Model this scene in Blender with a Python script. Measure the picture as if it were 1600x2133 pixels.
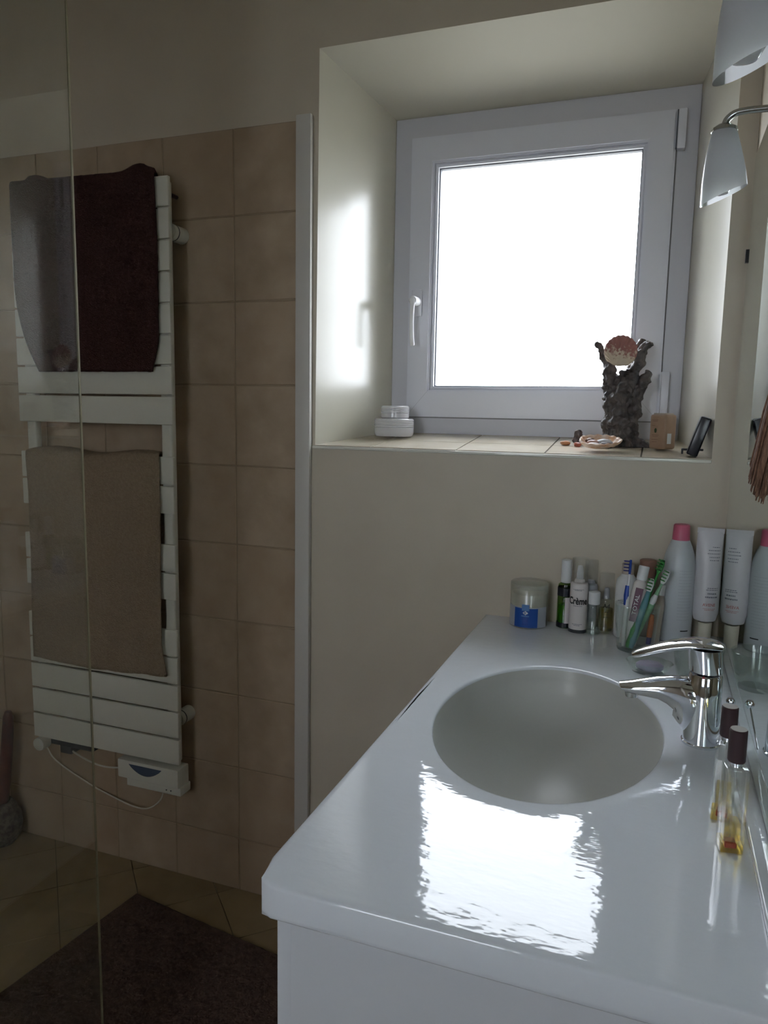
import bpy, bmesh, math, random
from mathutils import Vector, Matrix, noise
random.seed(7)
for o in list(bpy.data.objects): bpy.data.objects.remove(o)
S = bpy.context.scene
C = S.collection
PI = math.pi

# ------------------------------------------------------------------ camera
cam_d = bpy.data.cameras.new('camera'); cam = bpy.data.objects.new('camera', cam_d); C.objects.link(cam)
cam_d.sensor_fit = 'HORIZONTAL'; cam_d.sensor_width = 36.0; cam_d.lens = 36.0*1557.565/1600.0
cam_d.clip_start = 0.02
R_ = Vector((0.93847923, 0.34485918, 0.0181351)); D_ = Vector((0.06305093, -0.11947818, -0.99083275)); F_ = Vector((-0.33953102, 0.93101939, -0.13387148))
cam.matrix_world = Matrix(((R_.x, -D_.x, -F_.x, 0.99141), (R_.y, -D_.y, -F_.y, -1.634669), (R_.z, -D_.z, -F_.z, 1.29389), (0, 0, 0, 1)))
S.camera = cam

# ------------------------------------------------------------------ daylight, exposure
W = bpy.data.worlds.new('overcast_sky'); S.world = W; W.use_nodes = True
bg = W.node_tree.nodes['Background']; bg.inputs[0].default_value = (0.86, 0.90, 1.0, 1); bg.inputs[1].default_value = 9.5
S.view_settings.view_transform = 'Standard'; S.view_settings.look = 'None'; S.view_settings.gamma = 1.0
S.view_settings.use_curve_mapping = False
S.view_settings.exposure = 0.36
try:
    S.cycles.max_bounces = 14; S.cycles.diffuse_bounces = 8; S.cycles.glossy_bounces = 6
    S.cycles.transparent_max_bounces = 24; S.cycles.transmission_bounces = 8; S.cycles.sample_clamp_indirect = 6
except Exception: pass

# ------------------------------------------------------------------ materials
def mat(name, col, rough=0.5, metal=0.0, coat=0.0, spec=0.5, trans=0.0, ior=1.45, alpha=1.0):
    m = bpy.data.materials.new(name); m.use_nodes = True
    b = m.node_tree.nodes['Principled BSDF']
    b.inputs['Base Color'].default_value = (*col, 1); b.inputs['Roughness'].default_value = rough
    b.inputs['Metallic'].default_value = metal; b.inputs['Coat Weight'].default_value = coat
    b.inputs['Coat Roughness'].default_value = 0.05
    b.inputs['Specular IOR Level'].default_value = spec; b.inputs['Transmission Weight'].default_value = trans
    b.inputs['IOR'].default_value = ior
    return m
def nd(m, t): return m.node_tree.nodes.new(t)
def lk(m, a, b): m.node_tree.links.new(a, b)
def vary(m, c1, c2, scale=8.0, detail=4.0, bump=0.0, bscale=40.0, bdist=0.002, lo=0.35, hi=0.65, stretch=None):
    b = m.node_tree.nodes['Principled BSDF']
    tc = nd(m, 'ShaderNodeTexCoord'); src = tc.outputs['Object']
    geo = nd(m, 'ShaderNodeNewGeometry'); src = geo.outputs['Position']
    if stretch:
        mp = nd(m, 'ShaderNodeMapping'); mp.inputs['Scale'].default_value = stretch; lk(m, src, mp.inputs[0]); src = mp.outputs[0]
    n = nd(m, 'ShaderNodeTexNoise'); n.inputs['Scale'].default_value = scale; n.inputs['Detail'].default_value = detail
    lk(m, src, n.inputs['Vector'])
    r = nd(m, 'ShaderNodeValToRGB'); r.color_ramp.elements[0].position = lo; r.color_ramp.elements[1].position = hi
    r.color_ramp.elements[0].color = (*c1, 1); r.color_ramp.elements[1].color = (*c2, 1)
    lk(m, n.outputs[0], r.inputs[0]); lk(m, r.outputs[0], b.inputs['Base Color'])
    if bump:
        n2 = nd(m, 'ShaderNodeTexNoise'); n2.inputs['Scale'].default_value = bscale; n2.inputs['Detail'].default_value = 3
        lk(m, src, n2.inputs['Vector'])
        bp = nd(m, 'ShaderNodeBump'); bp.inputs['Strength'].default_value = bump; bp.inputs['Distance'].default_value = bdist
        lk(m, n2.outputs[0], bp.inputs['Height']); lk(m, bp.outputs[0], b.inputs['Normal'])
    return m
def clear(name, tint=(1, 1, 1), ior=1.45, rough=0.0, haze=0.0, hcol=(.8, .8, .8)):
    """thin clear pane: tinted see-through plus Fresnel reflection"""
    m = bpy.data.materials.new(name); m.use_nodes = True; nt = m.node_tree
    for n in list(nt.nodes):
        if n.type != 'OUTPUT_MATERIAL': nt.nodes.remove(n)
    out = [n for n in nt.nodes if n.type == 'OUTPUT_MATERIAL'][0]
    t = nd(m, 'ShaderNodeBsdfTransparent'); t.inputs[0].default_value = (*tint, 1)
    g = nd(m, 'ShaderNodeBsdfGlossy'); g.inputs[0].default_value = (1, 1, 1, 1); g.inputs['Roughness'].default_value = rough
    f = nd(m, 'ShaderNodeFresnel'); gm = nd(m, 'ShaderNodeNewGeometry')
    mm_ = nd(m, 'ShaderNodeMapRange'); mm_.inputs[3].default_value = ior; mm_.inputs[4].default_value = 1/ior      # same reflectance on both sides of the thin wall
    lk(m, gm.outputs['Backfacing'], mm_.inputs[0]); lk(m, mm_.outputs[0], f.inputs[0])
    mx = nd(m, 'ShaderNodeMixShader'); a = t.outputs[0]
    if haze:
        d = nd(m, 'ShaderNodeBsdfDiffuse'); d.inputs[0].default_value = (*hcol, 1)
        h = nd(m, 'ShaderNodeMixShader'); h.inputs[0].default_value = haze
        lk(m, a, h.inputs[1]); lk(m, d.outputs[0], h.inputs[2]); a = h.outputs[0]
    lk(m, f.outputs[0], mx.inputs[0]); lk(m, a, mx.inputs[1]); lk(m, g.outputs[0], mx.inputs[2]); lk(m, mx.outputs[0], out.inputs[0])
    return m

M_wall = vary(mat('cream_paint', (.52, .48, .38), .42), (.505, .45, .36), (.545, .49, .395), 5, 3, .25, 120, .0006)
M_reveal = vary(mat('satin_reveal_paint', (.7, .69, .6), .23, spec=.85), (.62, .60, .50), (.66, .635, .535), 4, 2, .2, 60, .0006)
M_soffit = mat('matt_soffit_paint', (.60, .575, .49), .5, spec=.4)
M_ceil = mat('ceiling_paint', (.7, .68, .62), .7)
M_tile = vary(mat('beige_wall_tile', (.4, .33, .26), .55), (.315, .235, .155), (.43, .335, .235), 9, 6, .5, 55, .0015, .3, .7)
M_tile2 = vary(mat('beige_wall_tile_warm', (.4, .33, .26), .55), (.34, .25, .165), (.40, .31, .215), 11, 6, .5, 55, .0015, .3, .7)
M_grout = mat('tile_grout', (.30, .235, .16), .9)
M_ftile = vary(mat('floor_tile', (.34, .27, .17), .38), (.22, .165, .09), (.30, .23, .135), 7, 6, .3, 30, .001)
M_fgrout = mat('floor_grout', (.15, .12, .08), .9)
M_sgrout = mat('sill_grout', (.07, .055, .04), .9)
M_stile = vary(mat('sill_tile', (.6, .54, .42), .22, coat=.3), (.62, .55, .43), (.71, .64, .52), 10, 5, .2, 30, .0006)
M_trim = mat('painted_white_trim', (.55, .53, .49), .5)
M_pvc = mat('white_window_plastic', (.66, .67, .73), .3)
M_frame = mat('grey_white_frame_plastic', (.57, .57, .61), .35)
M_seal = mat('grey_seal', (.25, .25, .26), .6)
M_gasket = mat('window_gasket', (.10, .11, .13), .5)
M_handle = mat('white_handle_plastic', (.8, .8, .82), .2)
M_pane = clear('window_pane_glass', (.98, .99, .98))
M_shower = clear('shower_panel_glass', (.965, .98, .965), ior=1.5, haze=.012, hcol=(.7, .72, .68))
M_shedge = mat('polished_glass_edge', (.22, .195, .125), .5, spec=.15)
M_rad = mat('radiator_white_enamel', (.60, .59, .51), .35)
M_raddark = mat('dark_grey_plastic', (.05, .055, .06), .5)
M_lcd = mat('display_window', (.06, .08, .12), .15)
M_cord = mat('white_cord', (.55, .53, .46), .5)
M_brown = vary(mat('dark_brown_terry', (.035, .016, .014), .95, spec=.1), (.042, .019, .018), (.058, .028, .025), 160, 4, 1, 350, .004)
M_beige = vary(mat('taupe_terry', (.3, .24, .17), .95, spec=.1), (.255, .195, .135), (.295, .23, .16), 140, 4, 1, 330, .004)
M_rug = vary(mat('brown_bath_mat', (.04, .026, .02), 1, spec=.1), (.085, .055, .044), (.11, .072, .058), 90, 4, 1, 220, .006)
M_cab = mat('white_cabinet_laminate', (.60, .62, .66), .4)
M_chrome = mat('chrome', (.78, .80, .84), .06, 1.0)
M_chrome2 = mat('satin_chrome', (.55, .56, .55), .22, 1.0)
M_mirror = mat('mirror_silver', (.72, .80, .76), .012, 1.0)
M_bevel = mat('mirror_polished_edge', (.50, .54, .49), .25)
M_black = mat('black_plastic', (.012, .012, .018), .28)
M_white = mat('white_plastic', (.66, .67, .68), .35)
M_cream = mat('cream_plastic', (.62, .58, .48), .4)
M_clear = clear('clear_plastic', (.95, .955, .95), haze=.10, hcol=(.6, .6, .6))
M_glass = clear('clear_glass', (.93, .955, .94), ior=1.62)
M_pglass = clear('heavy_perfume_glass', (.97, .975, .97), ior=1.85)
M_jar = clear('frosted_clear_jar', (.93, .94, .90), rough=.15, haze=.35, hcol=(.62, .62, .56))
M_frost = clear('frosted_pot_plastic', (.9, .9, .9), rough=.12, haze=.62, hcol=(.76, .76, .78))
M_cotton = mat('cotton_wool', (.60, .585, .52), .95)
M_green = clear('dark_green_glass', (.42, .62, .25), ior=1.5)
M_greendk = mat('dark_green_bottle_liquid', (.10, .26, .02), .2)
M_amber = clear('amber_liquid', (.98, .88, .50), ior=1.33)
M_amber2 = clear('pale_amber_liquid', (.80, .74, .45), ior=1.33, haze=.2, hcol=(.24, .20, .08))
M_pink = mat('pink_cap_plastic', (.55, .115, .20), .38)
M_can = mat('pale_aerosol_lacquer', (.52, .55, .58), .3)
M_tube = mat('white_tube_plastic', (.58, .57, .60), .32)
M_ink = mat('black_ink', (.02, .02, .02), .6)
M_inkg = mat('grey_ink', (.13, .14, .18), .6)
M_inkr = mat('dull_red_ink', (.42, .11, .10), .6)
M_blue = mat('blue_label', (.008, .065, .30), .4)
M_blue2 = mat('light_blue_label', (.10, .22, .48), .4)
M_silver = mat('silver_grey_label', (.36, .38, .42), .4)
M_paper = mat('white_paper_label', (.62, .58, .57), .6)
M_bluep = mat('blue_brush_plastic', (.015, .06, .34), .35)
M_navy = mat('navy_brush_plastic', (.015, .02, .16), .35)
M_gr = mat('green_brush_plastic', (.03, .22, .04), .35)
M_gr2 = mat('pale_green_brush_plastic', (.22, .42, .25), .35)
M_teal = mat('teal_plastic', (.10, .24, .27), .35)
M_maroon = mat('maroon_print', (.10, .025, .06), .4)
M_orange = mat('orange_plastic', (.46, .13, .04), .45)
M_tan = mat('tan_plastic', (.44, .38, .32), .5)
M_rose = mat('rose_brown_cap', (.30, .16, .12), .5)
M_lilac = mat('lilac_soap', (.36, .34, .45), .45)
M_capbr = mat('dark_brown_cap', (.045, .022, .026), .42)
M_captop = mat('cap_top_disc', (.40, .38, .36), .4)
M_red = mat('dark_red_block', (.30, .03, .035), .3)
M_drift = vary(mat('driftwood_resin', (.12, .1, .09), .42), (.028, .024, .027), (.12, .10, .09), 45, 6, .8, 120, .003, .3, .75)
M_pebw = mat('pale_grey_pebble', (.55, .56, .6), .3); M_pebp = mat('pinkish_pebble', (.42, .24, .19), .35)
M_pebd = vary(mat('dark_pebble', (.09, .07, .07), .4), (.05, .04, .045), (.15, .11, .1), 120)
M_pebl = mat('white_pebble', (.75, .68, .68), .3); M_pebo = mat('orange_pebble', (.55, .25, .12), .4)
M_pebr = mat('red_pebble', (.42, .12, .08), .4); M_pebb = mat('brown_pebble', (.2, .11, .08), .4)
M_leaf = mat('dull_green_print', (.03, .06, .02), .6)
M_soapbox = vary(mat('tan_carton', (.45, .31, .22), .5), (.30, .195, .13), (.38, .255, .175), 30, 3)
M_soaptop = mat('pale_carton_top', (.46, .40, .33), .45)
M_bristle = vary(mat('brown_bristle', (.25, .13, .08), .7), (.12, .06, .04), (.30, .17, .11), 200, 3, stretch=(1, 1, .05))
M_wood = vary(mat('reddish_brown_wood', (.08, .022, .012), .5), (.055, .010, .006), (.10, .022, .010), 20)
M_wick = vary(mat('woven_pot', (.1, .08, .06), .8), (.05, .035, .025), (.16, .13, .10), 70, 4, 1, 90, .006)
M_ground = vary(mat('gravel_yard', (.30, .29, .25), .9), (.26, .25, .21), (.34, .33, .29), 1.5)
M_plaster = mat('outside_render', (.5, .48, .44), .9)

# frosted lamp glass: white translucent
def frosted():
    m = bpy.data.materials.new('frosted_lamp_glass'); m.use_nodes = True; nt = m.node_tree
    for n in list(nt.nodes):
        if n.type != 'OUTPUT_MATERIAL': nt.nodes.remove(n)
    out = [n for n in nt.nodes if n.type == 'OUTPUT_MATERIAL'][0]
    d = nd(m, 'ShaderNodeBsdfDiffuse'); d.inputs[0].default_value = (.80, .82, .84, 1)
    t = nd(m, 'ShaderNodeBsdfTranslucent'); t.inputs[0].default_value = (.95, .96, .98, 1)
    a = nd(m, 'ShaderNodeMixShader'); a.inputs[0].default_value = .72; lk(m, d.outputs[0], a.inputs[1]); lk(m, t.outputs[0], a.inputs[2])
    g = nd(m, 'ShaderNodeBsdfGlossy'); g.inputs['Roughness'].default_value = .3
    x = nd(m, 'ShaderNodeMixShader'); f = nd(m, 'ShaderNodeFresnel'); f.inputs[0].default_value = 1.4
    lk(m, f.outputs[0], x.inputs[0]); lk(m, a.outputs[0], x.inputs[1]); lk(m, g.outputs[0], x.inputs[2]); lk(m, x.outputs[0], out.inputs[0])
    return m
M_lamp = frosted()

# basin / worktop gelcoat with faint ripples
M_basin = mat('white_gelcoat', (.70, .735, .79), .05, spec=.6)
M_bowl = mat('shade_toned_gelcoat', (.50, .505, .48), .32, spec=.35)  # same gelcoat, darkened and dulled to paint in the shade of the bowl
def ripple(m):
    b = m.node_tree.nodes['Principled BSDF']
    geo = nd(m, 'ShaderNodeNewGeometry')
    mp = nd(m, 'ShaderNodeMapping'); mp.inputs['Scale'].default_value = (1, 1.9, 1); lk(m, geo.outputs['Position'], mp.inputs[0])
    n = nd(m, 'ShaderNodeTexNoise'); n.inputs['Scale'].default_value = 34; n.inputs['Detail'].default_value = 2.5
    lk(m, mp.outputs[0], n.inputs['Vector'])
    bp = nd(m, 'ShaderNodeBump'); bp.inputs['Strength'].default_value = 1.0; bp.inputs['Distance'].default_value = .00045
    lk(m, n.outputs[0], bp.inputs['Height']); lk(m, bp.outputs[0], b.inputs['Normal'])
ripple(M_basin)
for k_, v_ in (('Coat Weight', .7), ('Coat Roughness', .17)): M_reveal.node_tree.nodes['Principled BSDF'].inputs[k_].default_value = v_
M_bead = mat('glossy_painted_bead', (.75, .74, .66), .1, coat=.5)

# ------------------------------------------------------------------ helpers
def ob(name, bm, m, parent=None, loc=None, smooth=False, mats=None):
    o = ob_(name, bm, m, parent, loc, smooth, mats)
    if name in ('small_print', 'bristles'): o['kind'] = 'stuff'
    return o
def ob_(name, bm, m, parent=None, loc=None, smooth=False, mats=None):
    if isinstance(bm, bmesh.types.BMesh):
        me = bpy.data.meshes.new(name); bmesh.ops.recalc_face_normals(bm, faces=bm.faces[:]); bm.to_mesh(me); bm.free()
    else: me = bm
    for k in (mats or [m]): me.materials.append(k)
    if smooth:
        me.polygons.foreach_set('use_smooth', [True]*len(me.polygons))
        try: me.set_sharp_from_angle(angle=math.radians(38))
        except Exception: pass
    o = bpy.data.objects.new(name, me); C.objects.link(o)
    if parent is not None: o.parent = parent
    if loc is not None: o.location = loc
    return o
def tag(o, label=None, cat=None, group=None, kind=None):
    if label: o['label'] = label
    if cat: o['category'] = cat
    if group: o['group'] = group
    if kind: o['kind'] = kind
    return o
def thing(name, label, cat, loc=(0, 0, 0), rz=0.0, group=None):
    o = bpy.data.objects.new(name, None); C.objects.link(o); o.empty_display_size = .02
    o.location = loc; o.rotation_euler = (0, 0, rz); return tag(o, label, cat, group)
def bx(bm, x0, x1, y0, y1, z0, z1, bev=0, seg=2, mi=0):
    v = [bm.verts.new(p) for p in ((x0, y0, z0), (x1, y0, z0), (x1, y1, z0), (x0, y1, z0), (x0, y0, z1), (x1, y0, z1), (x1, y1, z1), (x0, y1, z1))]
    fs = [bm.faces.new([v[i] for i in f]) for f in ((0, 3, 2, 1), (4, 5, 6, 7), (0, 1, 5, 4), (1, 2, 6, 5), (2, 3, 7, 6), (3, 0, 4, 7))]
    for f in fs: f.material_index = mi
    if bev:
        es = list({e for f in fs for e in f.edges})
        bmesh.ops.bevel(bm, geom=es, offset=bev, segments=seg, affect='EDGES', profile=.5)
    return fs
def box(name, x0, x1, y0, y1, z0, z1, m, parent=None, bev=0, seg=2, loc=None):
    bm = bmesh.new(); bx(bm, x0, x1, y0, y1, z0, z1, bev, seg)
    return ob(name, bm, m, parent, loc, smooth=bev > 0)
def lathe_bm(prof, n=32, bm=None, cx=0, cy=0, sy=1.0, closed=True):
    bm = bm or bmesh.new(); rings = []
    for r, z in prof:
        if r < 1e-6: rings.append([bm.verts.new((cx, cy, z))])
        else: rings.append([bm.verts.new((cx+r*math.cos(2*PI*i/n), cy+sy*r*math.sin(2*PI*i/n), z)) for i in range(n)])
    for a, b in zip(rings, rings[1:]):
        for i in range(n):
            j = (i+1) % n
            if len(a) == 1 and len(b) == 1: continue
            if len(a) == 1: bm.faces.new((a[0], b[j], b[i]))
            elif len(b) == 1: bm.faces.new((a[i], a[j], b[0]))
            else: bm.faces.new((a[i], a[j], b[j], b[i]))
    return bm
def lathe(name, prof, m, parent=None, n=32, loc=None, sy=1.0):
    return ob(name, lathe_bm(prof, n, sy=sy), m, parent, loc, smooth=True)
def sweep(pts, rad, n=12, bm=None, cap=True, up=(0, 0, 1)):
    """tube through pts; rad = r or (side, vertical) radius per point"""
    bm = bm or bmesh.new(); pts = [Vector(p) for p in pts]; up = Vector(up); rings = []
    if not isinstance(rad, (list, tuple)): rad = [rad]*len(pts)
    for i, p in enumerate(pts):
        t = (pts[min(i+1, len(pts)-1)]-pts[max(i-1, 0)]).normalized()
        a = t.cross(up)
        if a.length < 1e-3: a = t.cross(Vector((0, 1, 0)))
        a.normalize(); b = a.cross(t).normalized()
        r = rad[i]; ra, rb = (r if isinstance(r, (tuple, list)) else (r, r))
        rings.append([bm.verts.new(p+a*ra*math.cos(2*PI*k/n)+b*rb*math.sin(2*PI*k/n)) for k in range(n)])
    for r1, r2 in zip(rings, rings[1:]):
        for k in range(n): bm.faces.new((r1[k], r1[(k+1) % n], r2[(k+1) % n], r2[k]))
    if cap: bm.faces.new(rings[0]); bm.faces.new(rings[-1][::-1])
    return bm
def catmull(P, n=8):
    P = [Vector(p) for p in P]; Q = [P[0]*2-P[1]]+P+[P[-1]*2-P[-2]]; out = []
    for i in range(1, len(Q)-2):
        for k in range(n):
            t = k/n; a, b, c, d = Q[i-1:i+3]
            out.append(.5*((2*b)+(c-a)*t+(2*a-5*b+4*c-d)*t*t+(3*b-a-3*c+d)*t**3))
    return out+[P[-1]]
def text_me(s, size, ext=.0002, align='CENTER', bold=0.0):
    c = bpy.data.curves.new('t', 'FONT'); c.body = s; c.offset = bold; c.size = size; c.extrude = ext; c.align_x = align; c.align_y = 'CENTER'
    c.resolution_u = 3
    o = bpy.data.objects.new('t', c); C.objects.link(o)
    bpy.context.view_layer.update()
    me = bpy.data.meshes.new_from_object(o.evaluated_get(bpy.context.evaluated_depsgraph_get()))
    bpy.data.objects.remove(o); return me
def wrap(me, R, z, phi=0.0, sx=1.0):
    """bend a flat mesh lying in XY round a cylinder of radius R, centred on direction -Y turned by phi"""
    for v in me.vertices:
        a = v.co.x*sx/R+phi; r = R+.0003+v.co.z
        v.co = Vector((r*math.sin(a), -r*math.cos(a), z+v.co.y))
    return me
def flat(me, y):
    for v in me.vertices: v.co = Vector((v.co.x, y-v.co.z, v.co.y))
    return me
def band(R, z0, z1, a0, a1, n=24, t=.0004):
    """patch of label on a cylinder, angles from -Y"""
    bm = bmesh.new(); g = []
    for i in range(n+1):
        a = a0+(a1-a0)*i/n
        g.append([bm.verts.new((rr*math.sin(a), -rr*math.cos(a), z)) for rr in (R, R+t) for z in (z0, z1)])
    for p, q in zip(g, g[1:]):
        for i, j in ((2, 3), (0, 2), (3, 1), (1, 0)): bm.faces.new((p[i], q[i], q[j], p[j]))
    bm.faces.new((g[0][0], g[0][1], g[0][3], g[0][2])); bm.faces.new((g[-1][0], g[-1][2], g[-1][3], g[-1][1]))
    return bm
def strokes_bm(R, rows, phi=0.0, h=.0009, seed=1):
    """rows = (z, half width): small broken print bars curved round a cylinder"""
    rd = random.Random(seed); bm = bmesh.new()
    for z, w in rows:
        x = -w
        while x < w:
            l = rd.uniform(.0012, .0035); l = min(l, w-x)
            if l < .0005: break
            a0 = x/R+phi; a1 = (x+l)/R+phi; rr = R+.0005
            vs = [bm.verts.new((rr*math.sin(a), -rr*math.cos(a), zz)) for a, zz in ((a0, z), (a1, z), (a1, z+h), (a0, z+h))]
            bm.faces.new(vs); x += l+rd.uniform(.0005, .0011)
    return bm
def remesh(bm, vox, amp=0.0, fr=60.0, name='m'):
    me = bpy.data.meshes.new(name); bmesh.ops.recalc_face_normals(bm, faces=bm.faces[:]); bm.to_mesh(me); bm.free()
    o = bpy.data.objects.new(name, me); C.objects.link(o)
    md = o.modifiers.new('r', 'REMESH'); md.mode = 'VOXEL'; md.voxel_size = vox
    sm = o.modifiers.new('s', 'SMOOTH'); sm.iterations = 2
    bpy.context.view_layer.update()
    m2 = bpy.data.meshes.new_from_object(o.evaluated_get(bpy.context.evaluated_depsgraph_get()))
    bpy.data.objects.remove(o)
    if amp:
        nr = [v.normal.copy() for v in m2.vertices]
        for v, n in zip(m2.vertices, nr):
            v.co += n*amp*(noise.fractal(v.co*fr, 1.0, 2.0, 3))
    return m2
def clip(poly, x0, x1, y0, y1):
    def cut(P, f, inter):
        o = []
        for i in range(len(P)):
            a, b = P[i-1], P[i]
            if f(a) != f(b): o.append(inter(a, b))
            if f(b): o.append(b)
        return o
    def ix(v): return lambda a, b: (v, a[1]+(b[1]-a[1])*(v-a[0])/(b[0]-a[0]))
    def iy(v): return lambda a, b: (a[0]+(b[0]-a[0])*(v-a[1])/(b[1]-a[1]), v)
    P = poly
    for f, g in ((lambda p: p[0] >= x0, ix(x0)), (lambda p: p[0] <= x1, ix(x1)), (lambda p: p[1] >= y0, iy(y0)), (lambda p: p[1] <= y1, iy(y1))):
        if not P: return []
        P = cut(P, f, g)
    return P
def prism(bm, P, z0, z1):
    a = [bm.verts.new((x, y, z0)) for x, y in P]; b = [bm.verts.new((x, y, z1)) for x, y in P]
    bm.faces.new(a[::-1]); bm.faces.new(b)
    for i in range(len(P)): bm.faces.new((a[i-1], a[i], b[i], b[i-1]))
    return bm

XL, XR, YF, ZC = -1.10, 1.130, -3.0, 2.45          # room: left wall, right wall, wall behind the camera, ceiling
YO = .40                                            # outer face of the window wall

# ------------------------------------------------------------------ structure
def window_wall():
    bm = bmesh.new()
    A = [(.2160, 0, 1.209), (1.0925, 0, 1.209), (1.0925, 0, 2.097), (.2215, 0, 2.097)]       # opening in the room
    B = [(.3155, .262, 1.2365), (1.0322, .262, 1.2365), (1.0322, .262, 2.024), (.3150, .262, 2.024)]
    Co = [(.3155, YO, 1.2365), (1.0322, YO, 1.2365), (1.0322, YO, 2.024), (.3150, YO, 2.024)]
    O = [(XL, 0, 0), (XR+.12, 0, 0), (XR+.12, 0, ZC), (XL, 0, ZC)]; Oo = [(x, YO, z) for x, _, z in O]
    vs = [[bm.verts.new(p) for p in L] for L in (O, A, B, Co, Oo)]
    for a, b, mi in ((0, 1, 0), (1, 2, 1), (2, 3, 2), (3, 4, 2), (4, 0, 2)):
        for i in range(4):
            j = (i+1) % 4; f = bm.faces.new((vs[a][i], vs[a][j], vs[b][j], vs[b][i])); f.material_index = 3 if (a == 1 and i == 2) else mi
    o = ob('wall_back', bm, None, mats=[M_wall, M_reveal, M_plaster, M_soffit]); return tag(o, kind='structure')
wall_back = window_wall()
box('wall_right', XR, XR+.12, YF, 0, 0, ZC, M_wall)['kind'] = 'structure'
box('wall_left', XL-.1, XL, YF, 0, 0, ZC, M_tile)['kind'] = 'structure'
box('ceiling', XL-.1, XR+.12, YF-.1, YO, ZC, ZC+.1, M_ceil)['kind'] = 'structure'
# wall behind the camera with an opening added to let in fill light
FX0, FX1, FZ0, FZ1 = -.05, .72, 1.05, 1.95
def front_wall():
    bm = bmesh.new()
    for a in ((XL, FX0, 0, ZC), (FX1, XR, 0, ZC), (FX0, FX1, 0, FZ0), (FX0, FX1, FZ1, ZC)): bx(bm, a[0], a[1], YF-.1, YF, a[2], a[3])
    o = ob('wall_front', bm, M_wall); return tag(o, kind='structure')
front_wall()
floor = box('floor', XL-.1, XR+.12, YF-.1, YO, -.12, -.004, M_fgrout); floor['kind'] = 'structure'
g = box('ground', -30, 30, -30, 30, -2.7, -2.6, M_ground); g['kind'] = 'structure'

# floor tiles laid on the diagonal
s = .276/2
for k in range(-16, 16):
    for mI in range(-16, 16):
        # lines x+y = -.638+.276k, x-y = -.012+.276m
        a, b = -.638+.276*(k+.5), -.012+.276*(mI+.5)
        cx, cy = (a+b)/2, (a-b)/2
        if not (XL-.2 < cx < .98 and -1.75 < cy < .2): continue
        h = s-.0018
        P = clip([(cx-h, cy), (cx, cy-h), (cx+h, cy), (cx, cy+h)], XL, .70, -1.7, -.001)
        if len(P) < 3: continue
        ar = abs(sum(P[i-1][0]*P[i][1]-P[i][0]*P[i-1][1] for i in range(len(P))))/2
        if ar < 2e-4: continue
        bm = prism(bmesh.new(), P, -.006, 0)
        ob('tile', bm, M_ftile, floor)

# wall tiles: 9 full courses over a cut one, 0.2 m grid
grout = box('grout', XL, .1690, -.0022, -.0003, 0, 1.948, M_grout, wall_back)
cols = [(XL, -1.0)]+[(-1.0+.2*i, -.8+.2*i) for i in range(5)]+[(0, .1690)]
rows = [(0, .1503)]+[(.1503+.2*i, .3503+.2*i) for i in range(9)]
def tile_mesh(w, h):
    bm = bmesh.new(); g_ = .0017
    bx(bm, g_, w-g_, -.0042, 0, g_, h-g_)
    fr = [e for e in bm.edges if all(v.co.y < -.004 for v in e.verts)]
    bmesh.ops.bevel(bm, geom=fr, offset=.0016, segments=1, affect='EDGES')
    me = bpy.data.meshes.new('tile'); bmesh.ops.recalc_face_normals(bm, faces=bm.faces[:]); bm.to_mesh(me); bm.free(); return me
cache = {}
for x0, x1 in cols:
    for z0, z1 in rows:
        key = (round(x1-x0, 3), round(z1-z0, 3), random.random() < .4)
        if key not in cache:
            me = tile_mesh(x1-x0, z1-z0); me.materials.append(M_tile2 if key[2] else M_tile); cache[key] = me
        o = bpy.data.objects.new('tile', cache[key]); C.objects.link(o); o.parent = wall_back
        o.location = (x0, random.uniform(-.0006, .0), z0)
        o.rotation_euler = (random.uniform(-.003, .003), 0, random.uniform(-.003, .003))
t = bmesh.new(); bx(t, .1695, .2085, -.016, -.0002, 0, 1.957, .003, 2)
tag(ob('trim_1', t, M_trim, smooth=True), kind='structure')
# painted edge bead along the sill front
t = bmesh.new(); bx(t, .2085, 1.0925, -.004, .003, 1.2015, 1.2085, .002, 2)
tag(ob('trim_2', t, M_bead, smooth=True), kind='structure')

# sill tiles: slope 0.105, joints at x=.36,.565,.7615,.958 and one row joint
SL = .105
def sz(y): return 1.209+SL*y
sg = bmesh.new(); gv = [sg.verts.new(p) for p in ((.2175, .001, sz(.001)+.0004), (1.091, .001, sz(.001)+.0004), (1.0315, .261, sz(.261)+.0004), (.316, .261, sz(.261)+.0004))]; sg.faces.new(gv); ob('sill_grout', sg, M_sgrout, wall_back)
xs = [.21, .36, .565, .7615, .958, 1.10]
for i in range(5):
    for (y0, y1) in ((0, .114), (.114, .262)):
        def lim(y): return (.2160+(.3155-.2160)*y/.262, 1.0925+(1.0322-1.0925)*y/.262)
        P = []
        for (x, y) in ((xs[i], y0), (xs[i+1], y0), (xs[i+1], y1), (xs[i], y1)):
            a, b = lim(y); P.append((min(max(x+(.0017 if x == xs[i] else -.0017), a), b), y+(.0014 if y == y0 and y0 > 0 else (-.0014 if y == y1 else 0))))
        bm = bmesh.new(); a = [bm.verts.new((x, y, sz(y)-.001)) for x, y in P]; b = [bm.verts.new((x, y, sz(y)+.0016)) for x, y in P]
        bm.faces.new(a[::-1]); bm.faces.new(b)
        for q in range(4): bm.faces.new((a[q-1], a[q], b[q], b[q-1]))
        ob('sill_tile', bm, M_stile, wall_back)

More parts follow.
